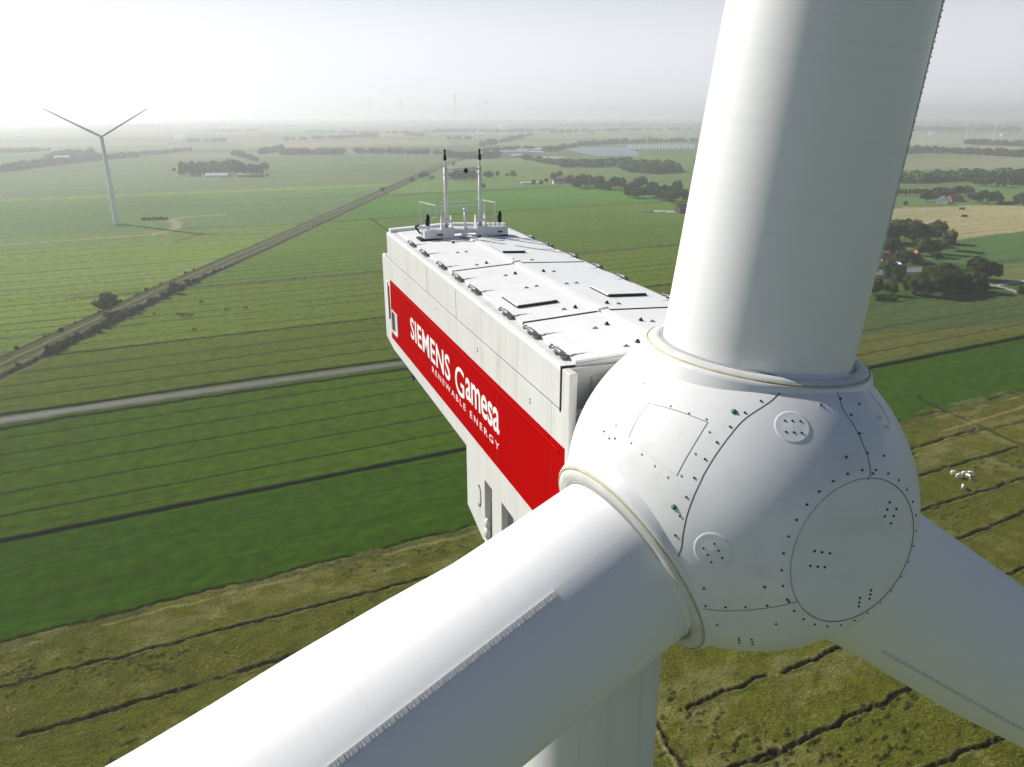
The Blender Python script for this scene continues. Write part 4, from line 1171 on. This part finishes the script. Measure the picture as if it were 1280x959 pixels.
tree(1093, 368, 12, 'small tree nearest the edge of the upright blade')
tree(1114, 369, 11, 'small tree at the left end of the front row beside the verge')
tree(1276, 368, 5, 'little bush beside the fork of the pale lane', kind='bush', name='bush', cat='bush', wide=.5)
for px in (1098, 1104, 1110, 1117): tree(px, 376, 2.6, 'low shrub along the verge below the farmyard', 'shrubs along the farmyard verge', kind='bush', name='bush', cat='bush', wide=.9)
for px, py in [(1157, 253), (1165, 252), (1173, 250), (1180, 247), (1186, 250), (1192, 246), (1199, 245), (1205, 245), (1213, 252), (1222, 254), (1229, 251), (1236, 255), (1243, 255), (1168, 247), (1210, 246)]:
    tree(px, py, rng.uniform(13, 17), 'tree in the clump round the grey barn and orange roof', 'trees round the grey barn and orange roof', kind='far')
for k in range(9): tree(1118 + 4.6 * k, 244.5 + rng.uniform(-.5, .5), rng.uniform(8, 10), 'small tree in the neat row beside the upright blade edge', 'row of small trees left of the grey barn', kind='far', wide=.7)
tree(1131, 258, 7, 'lone small round tree in the green field left of the grey barn', kind='far')
tree(1272, 257, 17, 'big dark tree cut by the right edge of the picture, left one', kind='near'); tree(1281, 258, 17, 'big dark tree cut by the right edge of the picture, right one', kind='near')
for k in range(6): tree(1248 + 3.5 * k, 256, 4, 'low hedge bush by the stubble field', 'hedge bushes by the stubble field', kind='bush', name='bush', cat='bush')
for px in (1219, 1225, 1232, 1238, 1246, 1254, 1263, 1271, 1278): tree(px, 233 + rng.uniform(-1, 1.5), rng.uniform(12, 16), 'tree in the loose row before the dark wood on the right', 'loose row of trees before the right-hand wood', kind='far')
g2 = 'trees of the shelter belt in the middle distance left of the upright blade'
for x_, y_ in [(90, 670), (140, 690), (180, 680), (215, 672), (250, 680), (310, 690), (370, 700), (350, 685), (430, 705), (480, 690), (550, 690), (520, 700), (600, 765), (650, 775), (700, 770), (760, 770), (820, 770), (790, 740), (880, 790), (940, 800), (990, 820), (915, 760), (640, 700), (700, 690), (730, 680), (680, 720), (840, 730), (1090, 780), (1040, 720), (980, 750), (1040, 800), (1120, 800)]:
    tree(700 + x_ / 7.11, 140 + y_ / 7.11 - 1, rng.uniform(14, 20), 'tree of the shelter belt left of the upright blade', g2, kind='near' if x_ > 560 else 'far')
for x_, y_ in [(60, 590), (115, 600), (950, 560)]: pass
for px, py, h, lb_ in [(667, 231, 8, 'small tree beside the long white roof near the red farm'), (676, 231, 7, 'low tree between the long white roof and the red farm'), (683, 229, 8, 'tree just left of the red farm'), (691, 226, 14, 'dark tree behind the red farm, left one'), (699, 225, 15, 'dark tree behind the red farm, right one'), (622, 222, 11, 'first of two round trees right of the mast, nearer the mast'), (642, 222, 12, 'lone round tree in the meadow right of the sensor mast'), (634, 221, 7, 'smallest round tree in the meadow right of the sensor mast'), (604, 236, 8, 'bush-like tree by the ditch just right of the right sensor pole'),
    (567, 208, 9, 'small tree above the crossbar of the sensor mast')]: tree(px, py, h, lb_, kind='far')
for px, py in [(563, 224), (568, 225), (574, 226), (580, 226), (586, 225), (592, 226), (597, 225), (608, 223), (613, 223), (571, 221), (578, 220), (585, 220), (592, 220), (611, 221)]:
    tree(px, py, rng.uniform(10, 15), 'tree of the farm grove seen between the sensor poles', 'farm grove behind the sensor mast', kind='far')
for px, py, h in [(531, 223, 13), (527, 224, 11), (535, 222, 9), (515, 228, 9), (478, 240, 7), (540, 225, 8)]: tree(px, py, h, 'tree beside the straight double track left of the sensor mast', 'trees on the double track', kind='far')
for k in range(46):
    a = k / 45
    tree(228 + 98 * a + rng.uniform(-2, 2), 221 - 14 * rng.random() ** 1.3 * (1 - abs(a - .6) * 1.2), rng.uniform(11, 25), 'tree of the hazy grove right of the distant turbine', 'grove right of the distant turbine', kind='far')
tree(332, 214, 17, 'tallest single tree at the right end of the hazy grove', kind='far'); tree(335, 222, 7, 'small dark tree at the right foot of the hazy grove', kind='far', wide=.6)
tree(217, 214, 6, 'tiny lone bush left of the hazy grove', kind='bush', name='bush', cat='bush'); 
for k in range(7): tree(179 + 4.8 * k, 275.5 - .15 * k, 3.0, 'bush of the low hedge near the foot of the distant turbine', 'low hedge near the distant turbine', kind='bush', name='bush', cat='bush')
tree(139, 388, 12.5, 'large dark round bush-like tree beside the double track, upper one', kind='near'); tree(130, 391, 9.0, 'lower round tree touching the large dark one beside the double track', kind='near', wide=1.2)
tree(217, 366, 7.0, 'single dark bush right beside the double track in mid field', kind='bush', name='bush', cat='bush', wide=.6)
for k in range(64):      # scrub along the ditch of the track
    yy = 346 + k * 4.3; e = 8.3 + rng.uniform(-1.5, 1.5); xx = np.interp(yy, RAILY, RAILX) + e
    cm, tm, H = protos[('bush', k % 2)]; h = rng.uniform(1.6, 3.4) * (1.25 if 380 < yy < 560 else .7)
    o = empty('bush', (xx, yy, 0), 'scrub bush on the right-hand ditch of the double track', 'bush', 'scrub along the double track', rng.uniform(0, 6)); o.scale = (h / H,) * 3
    link('crown', cm, o); link('trunk', tm, o)
for k in range(16):
    yy = 352 + k * 18 + rng.uniform(-6, 6); xx = np.interp(yy, RAILY, RAILX) - 13 + rng.uniform(-1.5, 1.5)
    cm, tm, H = protos[('bush', k % 2)]; h = rng.uniform(1.0, 2.2)
    o = empty('bush', (xx, yy, 0), 'low scrub bush along the left-hand verge of the double track', 'bush', 'scrub on the left verge of the double track', rng.uniform(0, 6)); o.scale = (h / H,) * 3
    link('crown', cm, o); link('trunk', tm, o)

# woods that read as one mass
def wood(pts, depth, h, n, seed, label_=None):
    """n crowns along a line of places, joined as one mass"""
    r_ = random.Random(seed); W = [G(*p) for p in pts]
    L = [0]
    for a, b_ in zip(W[:-1], W[1:]): L.append(L[-1] + (b_ - a).length)
    src = [protos[('far', k)][0] for k in range(4)]
    vs = []; fs = []; off = 0
    base = []
    for me_ in WOODSRC:
        base.append(me_)
    for k in range(n):
        t = r_.uniform(0, L[-1]); i = max(j for j in range(len(L) - 1) if L[j] <= t)
        a, b_ = W[i], W[i + 1]; p = a.lerp(b_, (t - L[i]) / (L[i + 1] - L[i])); p.y += r_.uniform(-.1, 1) * depth
        s_ = h * r_.uniform(.6, 1.15) / 10; bv, bf = base[r_.randrange(len(base))]
        an = r_.uniform(0, 6.28); ca_, sa_ = math.cos(an), math.sin(an)
        v = np.empty_like(bv); v[:, 0] = (bv[:, 0] * ca_ - bv[:, 1] * sa_) * s_ * 1.15 + p.x; v[:, 1] = (bv[:, 0] * sa_ + bv[:, 1] * ca_) * s_ * 1.15 + p.y; v[:, 2] = bv[:, 2] * s_
        vs.append(v); fs.append(bf + off); off += len(v)
    v = np.concatenate(vs); f = np.concatenate(fs)
    me = bpy.data.meshes.new('woodland')
    me.vertices.add(len(v)); me.vertices.foreach_set('co', v.ravel().astype(np.float32))
    me.loops.add(f.size); me.loops.foreach_set('vertex_index', f.ravel()); me.polygons.add(len(f)); me.polygons.foreach_set('loop_start', np.arange(0, f.size, f.shape[1])); me.update(calc_edges=True)
    me.materials.append(lf)
    return link('woodland', me, kind='stuff')
WOODSRC = []
for k in range(3):
    r_ = np.random.default_rng(90 + k); n = 90
    d = r_.normal(size=(n, 3)); d /= np.linalg.norm(d, axis=1)[:, None]
    lump = 1 + .25 * np.sin(d[:, :1] * 5 + k) * np.cos(d[:, 1:2] * 4)
    p = d * lump * np.array([4.6, 4.6, 4.6]) * r_.uniform(.75, 1.1, size=(n, 1)) + np.array([0, 0, 5.2]); p[:, 2] = np.maximum(p[:, 2], 0)
    nn = d + r_.normal(size=(n, 3)) * .35; nn /= np.linalg.norm(nn, axis=1)[:, None]
    t = np.cross(nn, r_.normal(size=(n, 3))); t /= np.linalg.norm(t, axis=1)[:, None]; bb = np.cross(nn, t); sz = r_.uniform(.9, 1.7, size=(n, 1))
    v = np.stack([p - t * sz - bb * sz, p + t * sz - bb * sz * .8, p + t * sz * .9 + bb * sz, p - t * sz * .8 + bb * sz], 1).reshape(-1, 3)
    WOODSRC.append((v, np.arange(4 * n).reshape(-1, 4)))
WOODS = [([(1100, 231), (1180, 227.5), (1290, 224), (1400, 222)], 60, 17, 130), ([(1100, 195), (1150, 191), (1210, 193), (1300, 198), (1420, 203)], 90, 19, 150), ([(1215, 181), (1300, 184)], 120, 20, 60),
    ([(1090, 164), (1300, 165), (1420, 166)], 500, 26, 150), ([(700, 209), (745, 209), (792, 207)], 60, 17, 70), ([(783, 215), (815, 217), (850, 215)], 150, 18, 110), ([(655, 200), (690, 206), (712, 208)], 40, 14, 40),
    ([(700, 187), (720, 186)], 60, 16, 20), ([(725, 183), (780, 180), (870, 178)], 90, 18, 90), ([(690, 167), (780, 164), (870, 163)], 200, 20, 90), ([(605, 193), (650, 190), (700, 190)], 60, 17, 60),
    ([(560, 198), (600, 199), (625, 197)], 60, 17, 50), ([(352, 194), (390, 194), (430, 193)], 70, 17, 70), ([(437, 192), (480, 192), (560, 194)], 40, 15, 70), ([(350, 176), (420, 174), (460, 171)], 80, 17, 60),
    ([(448, 172), (470, 173)], 120, 22, 25), ([(505, 170), (530, 171)], 90, 18, 20), ([(560, 174), (590, 174)], 60, 14, 18), ([(-60, 222), (0, 215), (60, 207), (130, 200), (160, 198)], 70, 16, 150),
    ([(55, 200), (90, 197)], 160, 20, 40), ([(150, 196), (200, 193), (236, 189)], 40, 12, 40), ([(320, 194), (345, 190)], 80, 18, 25), ([(233, 178), (275, 178)], 60, 16, 26), ([(250, 166), (320, 164)], 120, 18, 40),
    ([(540, 165), (620, 166), (700, 164)], 220, 20, 110), ([(380, 166), (470, 168), (560, 166)], 120, 18, 80), ([(0, 192), (60, 190)], 60, 14, 25), ([(600, 184), (640, 176), (665, 170)], 60, 20, 60), ([(870, 205), (900, 204)], 60, 14, 20),
    ([(290, 194), (325, 203)], 30, 15, 16)]
for i, (pts, dep, h, n) in enumerate(WOODS): wood(pts, dep, h, n, 300 + i)
for k in range(22):
    py = 161 - 11 * (k / 22) ** .8; x0 = rng.uniform(-50, 1250); wd = rng.uniform(60, 330)
    wood([(x0, py), (x0 + wd, py + rng.uniform(-.5, .5))], 400, rng.uniform(17, 26), 70, 400 + k)

# ---- buildings
brick = mat('brick wall', (.28, .12, .08), .85, var=.15, scale=1.5); white = mat('white render', (.70, .69, .66), .7, var=.05, scale=.5)
tile = mat('orange roof tiles', (.42, .10, .045), .8, var=.2, scale=.6); greyroof = mat('grey roof sheets', (.33, .34, .36), .6, var=.15, scale=.3); palesheet = mat('pale metal roof', (.62, .63, .66), .45, var=.06, scale=.1)
darkroof = mat('dark roof tiles', (.07, .065, .06), .8, var=.2, scale=.5); bluegrey = mat('solar glass', (.27, .28, .33), .5, var=.1, scale=.02); timber = mat('dark timber', (.06, .045, .035), .9)
def house(px, py, w_, d_, h_, roof_h, rot, roofm, wallm, label, name='farmhouse', cat='house', dx=0, dy=0, windows=True, chimney=False, group=None):
    p = G(px, py); p.x += dx; p.y += dy
    e = empty(name, p, label, cat, group, R(rot))
    m = MB(); m.box(-w_ / 2, w_ / 2, -d_ / 2, d_ / 2, -.3, h_)
    for sx in (-1, 1):
        x0 = sx * w_ / 2; m.add([(x0, -d_ / 2, h_), (x0, d_ / 2, h_), (x0, 0, h_ + roof_h), (x0 - sx * .25, -d_ / 2, h_), (x0 - sx * .25, d_ / 2, h_), (x0 - sx * .25, 0, h_ + roof_h)], [(0, 1, 2), (3, 5, 4), (0, 2, 5, 3), (1, 4, 5, 2)])
    m.build('wall', wallm, e)
    m = MB(); o_ = .45; t_ = .18
    for sy in (-1, 1):
        y0 = sy * (d_ / 2 + o_); z0 = h_ - o_ * roof_h / (d_ / 2)
        vs = [(-w_ / 2 - o_, y0, z0 + .02), (w_ / 2 + o_, y0, z0 + .02), (w_ / 2 + o_, 0, h_ + roof_h + .02), (-w_ / 2 - o_, 0, h_ + roof_h + .02)]
        vs += [(a, b_, c + t_) for a, b_, c in vs]
        m.add(vs, [(0, 1, 2, 3), (4, 5, 6, 7), (0, 1, 5, 4), (1, 2, 6, 5), (2, 3, 7, 6), (3, 0, 4, 7)])
    rf = m.build('roof', roofm, e)
    if chimney: m = MB(); m.box(w_ * .25 - .4, w_ * .25 + .4, -.4, .4, h_ + roof_h - .6, h_ + roof_h + 1.1); m.build('chimney', brick, rf)
    if windows:
        nw = max(2, int(w_ / 3.2))
        for sy in (-1, 1):
            for k in range(nw):
                xw = -w_ / 2 + w_ * (k + .5) / nw
                m = MB(); m.box(xw - .5, xw + .5, sy * (d_ / 2 + .03) - .04, sy * (d_ / 2 + .03) + .04, 1.0, 2.3); f = m.build('window', white, e)
                m = MB(); m.box(xw - .42, xw + .42, sy * (d_ / 2 + .06) - .03, sy * (d_ / 2 + .06) + .03, 1.08, 2.22); m.build('pane', M['glass'], f)
        for sx in (-1, 1):
            m = MB(); m.box(sx * (w_ / 2 + .04) - .04, sx * (w_ / 2 + .04) + .04, -.55, .55, 0, 2.1); m.build('door', timber, e)
            m = MB(); m.box(sx * (w_ / 2 + .03) - .03, sx * (w_ / 2 + .03) + .03, -.6, .6, h_ + .3, h_ + 1.3); m.build('window', M['glass'], e)
    else:
        m = MB(); m.box(w_ / 2, w_ / 2 + .1, -min(2.2, d_ * .3), min(2.2, d_ * .3), 0, h_ * .8); m.build('door', greyroof, e)
    return e
house(1144, 328, 13, 10, 4.2, 5.5, 70, tile, brick, 'brick farmhouse with orange gable roof, its gable facing the turbine', chimney=True)
house(1105, 329, 12, 9, 3.6, 5.0, 15, tile, white, 'white house with bright orange roof beside the edge of the upright blade', chimney=True)
house(1114, 303, 13, 10, 5.0, 6.5, 40, tile, brick, 'steep orange roof poking out of the tall dark trees', chimney=True)
house(1132, 343, 26, 10, 2.8, 2.4, 8, greyroof, white, 'long low grey-roofed barn in front of the orange-roofed farmhouse', name='barn', cat='barn', windows=False)
house(1101, 346, 18, 9, 2.8, 2.2, 12, greyroof, white, 'low grey shed partly behind the upright blade edge', name='barn', cat='barn', windows=False)
house(1178, 254, 22, 15, 4.2, 5.5, 55, palesheet, white, 'pale grey barn left of the orange roof in the tree clump', name='barn', cat='barn', windows=False)
house(1193, 252, 20, 13, 3.4, 6.0, 12, tile, brick, 'farmhouse with broad orange roof right of the pale grey barn', chimney=True)
house(1118, 336, 14, 8, 3, 3, 100, palesheet, white, 'small pale shed between the two orange-roofed houses', name='barn', cat='barn', windows=False)
house(698, 230, 20, 12, 4, 5.5, 10, mat('red roof', (.38, .06, .05), .8, var=.1), white, 'white farmhouse with red roof at the left end of the shelter belt', chimney=True)
house(702, 226, 18, 12, 5, 5.5, 70, palesheet, white, 'pale barn close behind the red-roofed white farmhouse', name='barn', cat='barn', windows=False)
house(663, 230, 34, 9, 2.2, 1.6, 8, palesheet, white, 'long low white-roofed shed in the meadow left of the red farm', name='barn', cat='barn', windows=False)
house(853, 266, 16, 14, 5, 5, 20, darkroof, timber, 'dark barn half hidden behind the upright blade', name='barn', cat='barn', windows=False)
house(572, 221, 26, 16, 5, 6.5, 60, mat('thatch', (.24, .17, .12), .95, var=.2), brick, 'brown-roofed farm between the sensor poles', windows=False)
house(563, 224, 26, 12, 3.5, 4, 20, palesheet, white, 'pale shed in front of the brown-roofed farm between the sensor poles', name='barn', cat='barn', windows=False)
house(272, 221.5, 44, 14, 4, 4, 4, palesheet, white, 'long white-roofed barn at the foot of the hazy grove', name='barn', cat='barn', windows=False)
house(257, 221, 12, 10, 4, 4, 30, darkroof, white, 'small white-walled house at the left foot of the hazy grove')
house(313, 221, 50, 14, 4, 4, 3, mat('sandy roof', (.40, .34, .25), .8), brick, 'sandy-roofed barn at the right foot of the hazy grove', name='barn', cat='barn', windows=False)
house(88, 200, 75, 24, 6, 5, 6, palesheet, white, 'large white shed in the misty wood left of the distant turbine', name='shed', cat='shed', windows=False)
for px, py, w_, h_, rot, lb_ in [(636, 193, 120, 9, 3, 'widest grey-roofed shed of the works behind the meadow'), (660, 190, 80, 8, 12, 'bright white-roofed shed of the works behind the meadow'), (643, 197, 60, 7, 60, 'nearest pale shed of the works behind the meadow'), (669, 193, 50, 7, 5, 'small pale shed at the right end of the works'), (692, 200, 60, 6, 5, 'narrow white roof between the works and the solar field'), (648, 157.5, 300, 25, 4, 'huge pale hall on the hazy horizon right of the chimneys'), (640, 160, 220, 16, 10, 'lower pale hall before the huge one on the horizon'), (700, 166, 90, 9, 5, 'white farm hall in the far meadow right of the works')]:
    house(px, py, w_, w_ * .35, h_, h_ * .35, rot, palesheet if 'grey' not in lb_ else greyroof, white, lb_, name='shed', cat='shed', windows=False)
for px, py, lb_ in [(808, 265.5, 'left heap of the silage clamp'), (826, 265, 'middle heap of the silage clamp'), (843, 265.5, 'right heap of the silage clamp')]:
    p = G(px, py); m = MB()
    prof_ = [(-11, 0), (-9, 1.5), (9, 1.7), (11, 0)]
    vs = [(x, y_, z * (1 if abs(y_) < 4 else .1)) for y_ in (-5, -3.2, 3.2, 5) for x, z in prof_]
    m.add(vs, [(4 * j + i, 4 * j + i + 1, 4 * j + i + 5, 4 * j + i + 4) for j in range(3) for i in range(3)], smooth=True)
    o = m.build('silage_heap', mat('silage sheet', (.10, .12, .11) if 'left' in lb_ else (.42, .44, .42), .5), mtx=Matrix.Translation(p)); tag(o, lb_ + ' beside the dark barn at the blade edge', 'silage heap')

for k in range(30):
    px = rng.uniform(20, 1270); py = rng.uniform(157, 176)
    if 850 < px < 1125: px -= 330
    wl = rng.uniform(18, 60)
    house(px, py, wl, wl * .4, rng.uniform(4, 9), wl * .12, rng.uniform(-20, 20), rng.choice([palesheet, palesheet, tile, greyroof]), white, 'small far building in the hazy farmland below the horizon', name='building', cat='building', windows=False, group='far buildings in the haze')
# solar field: rows of tilted panels on legs
def solar_row(px, py, L, wd, rot, label, group, matl, tilt=18):
    p = G(px, py)
    e = empty('solar_row', p, label, 'solar panels', group, R(rot))
    m = MB(); c_, s_ = math.cos(R(tilt)) * wd / 2, math.sin(R(tilt)) * wd / 2
    m.add([(-L / 2, -c_, 1), (L / 2, -c_, 1), (L / 2, c_, 1 + 2 * s_), (-L / 2, c_, 1 + 2 * s_), (-L / 2, -c_, 1.1), (L / 2, -c_, 1.1), (L / 2, c_, 1.1 + 2 * s_), (-L / 2, c_, 1.1 + 2 * s_)], [(3, 2, 1, 0), (4, 5, 6, 7), (0, 1, 5, 4), (1, 2, 6, 5), (2, 3, 7, 6), (3, 0, 4, 7)])
    m.build('panel', matl, e)
    m = MB(); [m.tube((x, 0, 0), (x, 0, 1 + s_), .12, n=4) for x in np.linspace(-L / 2 + 2, L / 2 - 2, 6)]
    m.build('support', M['galv'], e)
for k in range(13):
    a = k / 12
    solar_row(770 - 26 * a, 195.5 - 10.0 * a, 130 + 110 * a ** .7, 24, -4, 'long blue-grey row of the solar field behind the belt', 'long rows of the solar field', bluegrey, 7)
pm = mat('pale module backs', (.55, .56, .58), .5)
for k in range(24):
    px = 785 + 3.55 * k; py = 187.5 - .03 * k
    solar_row(px, py - 3.2, 400, 6.5, 90 + math.degrees(math.atan2(-(px - 640) , 930)) * 1.0, 'pale end-on strip of panels right of the solar field', 'end-on strips of the solar field', pm, 12)

# ---- other wind turbines
def far_turbine(px, py, hx, hy, az, label, yaw=R(27), matl=M['tower'], blade=None, group=None):
    b_ = G(px, py)
    v = ray(px, hy); t = math.hypot(b_.x, b_.y) / math.hypot(v.x, v.y)
    hh = CAMH + v.z * t
    e = empty('wind_turbine', b_, label, 'wind turbine', group)
    k = hh / 96.0
    m = MB(); m.lathe([(0, 3.1 * k), (hh * .5, 2.7 * k), (hh - 1.2, 1.9 * k)], (0, 0, 0), (0, 0, 1), 20); m.build('tower', matl, e)
    n = Vector((math.sin(yaw), -math.cos(yaw), .08)).normalized(); rt = Vector((0, 0, 1)).cross(n).normalized(); up = n.cross(rt)
    hc = Vector((0, 0, hh)) + n * 4 * k
    m = MB(); fr = frame(n, rt, up, Vector((0, 0, hh))); m.box(-7 * k, 2.5 * k, -1.9 * k, 1.9 * k, -1.8 * k, 1.9 * k, fr, bev=.3 * k); m.build('nacelle', matl, e)
    m = MB(); m.ball(hc, 2.0 * k, 12); m.build('hub', matl, e)
    bl = blade or 59 * k
    for j in range(3):
        a = az + j * 2 * math.pi / 3; d = up * math.cos(a) + rt * math.sin(a); s_ = d.cross(n)
        m = MB(); vs = []
        for rr, ch, th in ((1.0, 1.2, 1.2), (4, 1.3, 1.3), (11, 2.1, 1.3), (25, 1.7, 1.0), (42, 1.2, .75), (57, .7, .45), (59.5, .3, .2)):
            c0 = hc + d * (rr * bl / 59)
            for q in range(10):
                t_ = 2 * math.pi * q / 10
                vs.append(c0 + n * (math.cos(t_) * ch * k * (1 if math.cos(t_) < 0 else .7)) + s_ * (math.sin(t_) * th * k))
        m.add(vs, [(i * 10 + q, i * 10 + (q + 1) % 10, i * 10 + 10 + (q + 1) % 10, i * 10 + 10 + q) for i in range(6) for q in range(10)], smooth=True)
        m.build('blade', matl, e)
    return e
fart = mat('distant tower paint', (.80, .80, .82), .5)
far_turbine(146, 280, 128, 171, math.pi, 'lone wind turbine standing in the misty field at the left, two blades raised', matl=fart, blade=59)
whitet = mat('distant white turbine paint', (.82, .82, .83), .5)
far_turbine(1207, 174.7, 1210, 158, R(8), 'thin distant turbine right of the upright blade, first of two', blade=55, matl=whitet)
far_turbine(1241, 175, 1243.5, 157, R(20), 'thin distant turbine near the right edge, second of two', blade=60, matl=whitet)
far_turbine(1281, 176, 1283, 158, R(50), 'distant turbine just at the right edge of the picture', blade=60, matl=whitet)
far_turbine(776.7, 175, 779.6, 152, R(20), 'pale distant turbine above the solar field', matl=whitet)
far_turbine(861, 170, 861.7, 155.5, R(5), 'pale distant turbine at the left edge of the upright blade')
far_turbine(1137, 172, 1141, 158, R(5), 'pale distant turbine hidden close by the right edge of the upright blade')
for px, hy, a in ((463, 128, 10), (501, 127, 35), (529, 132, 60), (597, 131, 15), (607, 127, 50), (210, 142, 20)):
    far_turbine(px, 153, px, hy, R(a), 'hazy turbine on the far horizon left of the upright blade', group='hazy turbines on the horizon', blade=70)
p = G(569, 153); v = ray(569, 116); t = math.hypot(p.x, p.y) / math.hypot(v.x, v.y)
e = empty('chimney', p, 'tall thin chimney on the hazy horizon above the sensor mast', 'chimney')
m = MB(); m.lathe([(0, 12), (CAMH + v.z * t, 7), (CAMH + v.z * t, 5)], (0, 0, 0), (0, 0, 1), 16); m.build('shaft', fart, e)
m = MB(); m.lathe([(CAMH + v.z * t - 12, 7.6), (CAMH + v.z * t - 6, 7.6)], (0, 0, 0), (0, 0, 1), 16); m.build('gallery', fart, e)

# ---- animals in the pastures
def animal(p, heading, L, matl, headmat, name, label, group, graze=True):
    """a four-legged grazer: one continuous skin-grown body"""
    key = (name, graze)
    if key not in ANIM:
        me = bpy.data.meshes.new(name); b = bmesh.new()
        J = [(-.42, 0, .62, .17), (-.15, 0, .62, .22), (.18, 0, .62, .21), (.38, 0, .64, .15), (.52, 0, .55 if graze else .78, .10), (.62, 0, .34 if graze else .88, .075), (.72, 0, .20 if graze else .84, .05)]
        vv = [b.verts.new(j[:3]) for j in J]; rad = [j[3] for j in J]
        for a, c in zip(vv[:-1], vv[1:]): b.edges.new((a, c))
        for root, x, front in ((0, -.40, False), (3, .32, True)):
            for sy in (-1, 1):
                pts = [(x, sy * .12, .42, .085), (x + (-.05 if not front else .02), sy * .13, .24, .045), (x + (.01 if not front else 0), sy * .13, .10, .035), (x, sy * .13, .0, .035)]
                pr = vv[root]
                for q in pts:
                    nv = b.verts.new(q[:3]); rad.append(q[3]); b.edges.new((pr, nv)); pr = nv
        for sy in (-1, 1):
            nv = b.verts.new((.60, sy * .10, .40 if graze else .95)); rad.append(.02); b.edges.new((vv[5], nv))
        nv = b.verts.new((-.56, 0, .50)); rad.append(.025); b.edges.new((vv[0], nv))
        b.to_mesh(me); b.free()
        o = bpy.data.objects.new(name, me); C.objects.link(o)
        md = o.modifiers.new('skin', 'SKIN'); 
        if not me.skin_vertices: me.skin_vertices.new()
        for i, sv in enumerate(me.skin_vertices[0].data): sv.radius = (rad[i], rad[i]); sv.use_root = (i == 1)
        sb = o.modifiers.new('sub', 'SUBSURF'); sb.levels = 1; sb.render_levels = 1
        dg = bpy.context.evaluated_depsgraph_get()
        me2 = bpy.data.meshes.new_from_object(o.evaluated_get(dg)); bpy.data.objects.remove(o)
        me2.materials.clear(); me2.materials.append(matl); me2.polygons.foreach_set('use_smooth', [True] * len(me2.polygons))
        ANIM[key] = me2
    o = link(name, ANIM[key]); o.location = p; o.rotation_euler = (0, 0, heading); o.scale = (L, L, L)
    return tag(o, label, name, group)
ANIM = {}
wool = mat('white wool', (.80, .79, .74), .95); hide = mat('dark hide', (.03, .028, .025), .7)
def gz(px, py):
    p = G(px, py); i = np.argmin((X - p.x) ** 2 + (Y - p.y) ** 2); p.z = float(Z[i]) - .02; return p
for (px, py, a), lb_ in zip([(1191, 593.5, 20), (1198, 597, 200), (1205, 594.5, 10), (1210, 598, 100), (1213, 594.5, 340), (1203, 611, 60)],
        ['white sheep at the left end of the little flock', 'white sheep second from the left in the little flock', 'white sheep in the middle of the little flock', 'white sheep lowest of the close group at the right of the flock', 'white sheep at the right end of the little flock', 'white sheep standing apart below the little flock']):
    animal(gz(px, py), R(a), 2.1, wool, wool, 'sheep', lb_, 'sheep on the rough pasture')
for px, py, a in [(223, 394.5, 10), (227, 395.5, 190), (232, 395, 20), (236, 396, 10), (240, 395, 170), (193, 394, 100), (176, 394, 30), (283, 389, 10), (163, 399, 200), (307, 386.5, 40), (252, 379, 0), (243, 414, 10)]:
    animal(gz(px, py), R(a), 2.4, hide, hide, 'cow', 'dark cow grazing in the striped meadow', 'cows grazing beyond the farm road')
for px, py, lb_ in [(1205, 271.5, 'dark hay wagon standing in the pale stubble field, nearer one'), (1202, 262, 'dark hay wagon standing in the pale stubble field, farther one')]:
    e = empty('hay_wagon', G(px, py), lb_, 'wagon', rotz=.2)
    m = MB(); m.box(-3.4, 3.4, -1.2, 1.2, 1.0, 2.8, bev=.1); m.box(-3.6, 3.6, -1.25, 1.25, .8, .98); m.build('load', timber, e)
    for sx in (-2.2, 2.2):
        for sy in (-1.3, 1.3): m = MB(); m.tube((sx, sy - .15, .55), (sx, sy + .15, .55), .55, n=12); m.build('wheel', M['black'], e)
    m = MB(); m.tube((3.4, 0, .7), (5.6, 0, .45), .08, n=6); m.build('drawbar', M['steel'], e)

# ------------------------------------------------------------------ THE AIR
m = MB(); m.box(-15000, 15000, -5000, 16500, -3.0, 215.0)
hz = m.build('haze', M['gelcoat'], kind='stuff')
hm = bpy.data.materials.new('haze'); hm.use_nodes = True; hnt = hm.node_tree; hnt.nodes.remove(hnt.nodes["Principled BSDF"])
pv = hnt.nodes.new("ShaderNodeVolumePrincipled"); pv.inputs["Color"].default_value = (.96, .965, 1.0, 1); pv.inputs["Density"].default_value = HAZE_DENSITY; pv.inputs["Anisotropy"].default_value = .42
hnt.links.new(pv.outputs[0], hnt.nodes["Material Output"].inputs["Volume"])
hz.data.materials.clear(); hz.data.materials.append(hm)

# things that look alike are told apart by their place in their row
def ordinal(n):
    ones = ['', 'first', 'second', 'third', 'fourth', 'fifth', 'sixth', 'seventh', 'eighth', 'ninth', 'tenth', 'eleventh', 'twelfth', 'thirteenth', 'fourteenth', 'fifteenth', 'sixteenth', 'seventeenth', 'eighteenth', 'nineteenth']
    if n < 20: return ones[n]
    tens = ['', '', 'twent', 'thirt', 'fort', 'fift', 'sixt', 'sevent']
    return tens[n // 10] + 'ieth' if n % 10 == 0 else tens[n // 10] + 'y-' + ones[n % 10]
same = {}
for o in C.objects:
    if o.parent is None and o.get('label'): same.setdefault(o['label'], []).append(o)
for lb_, os_ in same.items():
    if len(os_) < 2: continue
    if 'end-on' not in lb_ and o.get('category') != 'x' and ('long blue-grey row' in lb_ or 'double track' in lb_):
        os_.sort(key=lambda q: q.location.y); way = 'going away'
    else:
        os_.sort(key=lambda q: q.location.x / q.location.y); way = 'from the left'
    for k, o in enumerate(os_): o['label'] = ordinal(k + 1) + ' ' + way + ': ' + lb_
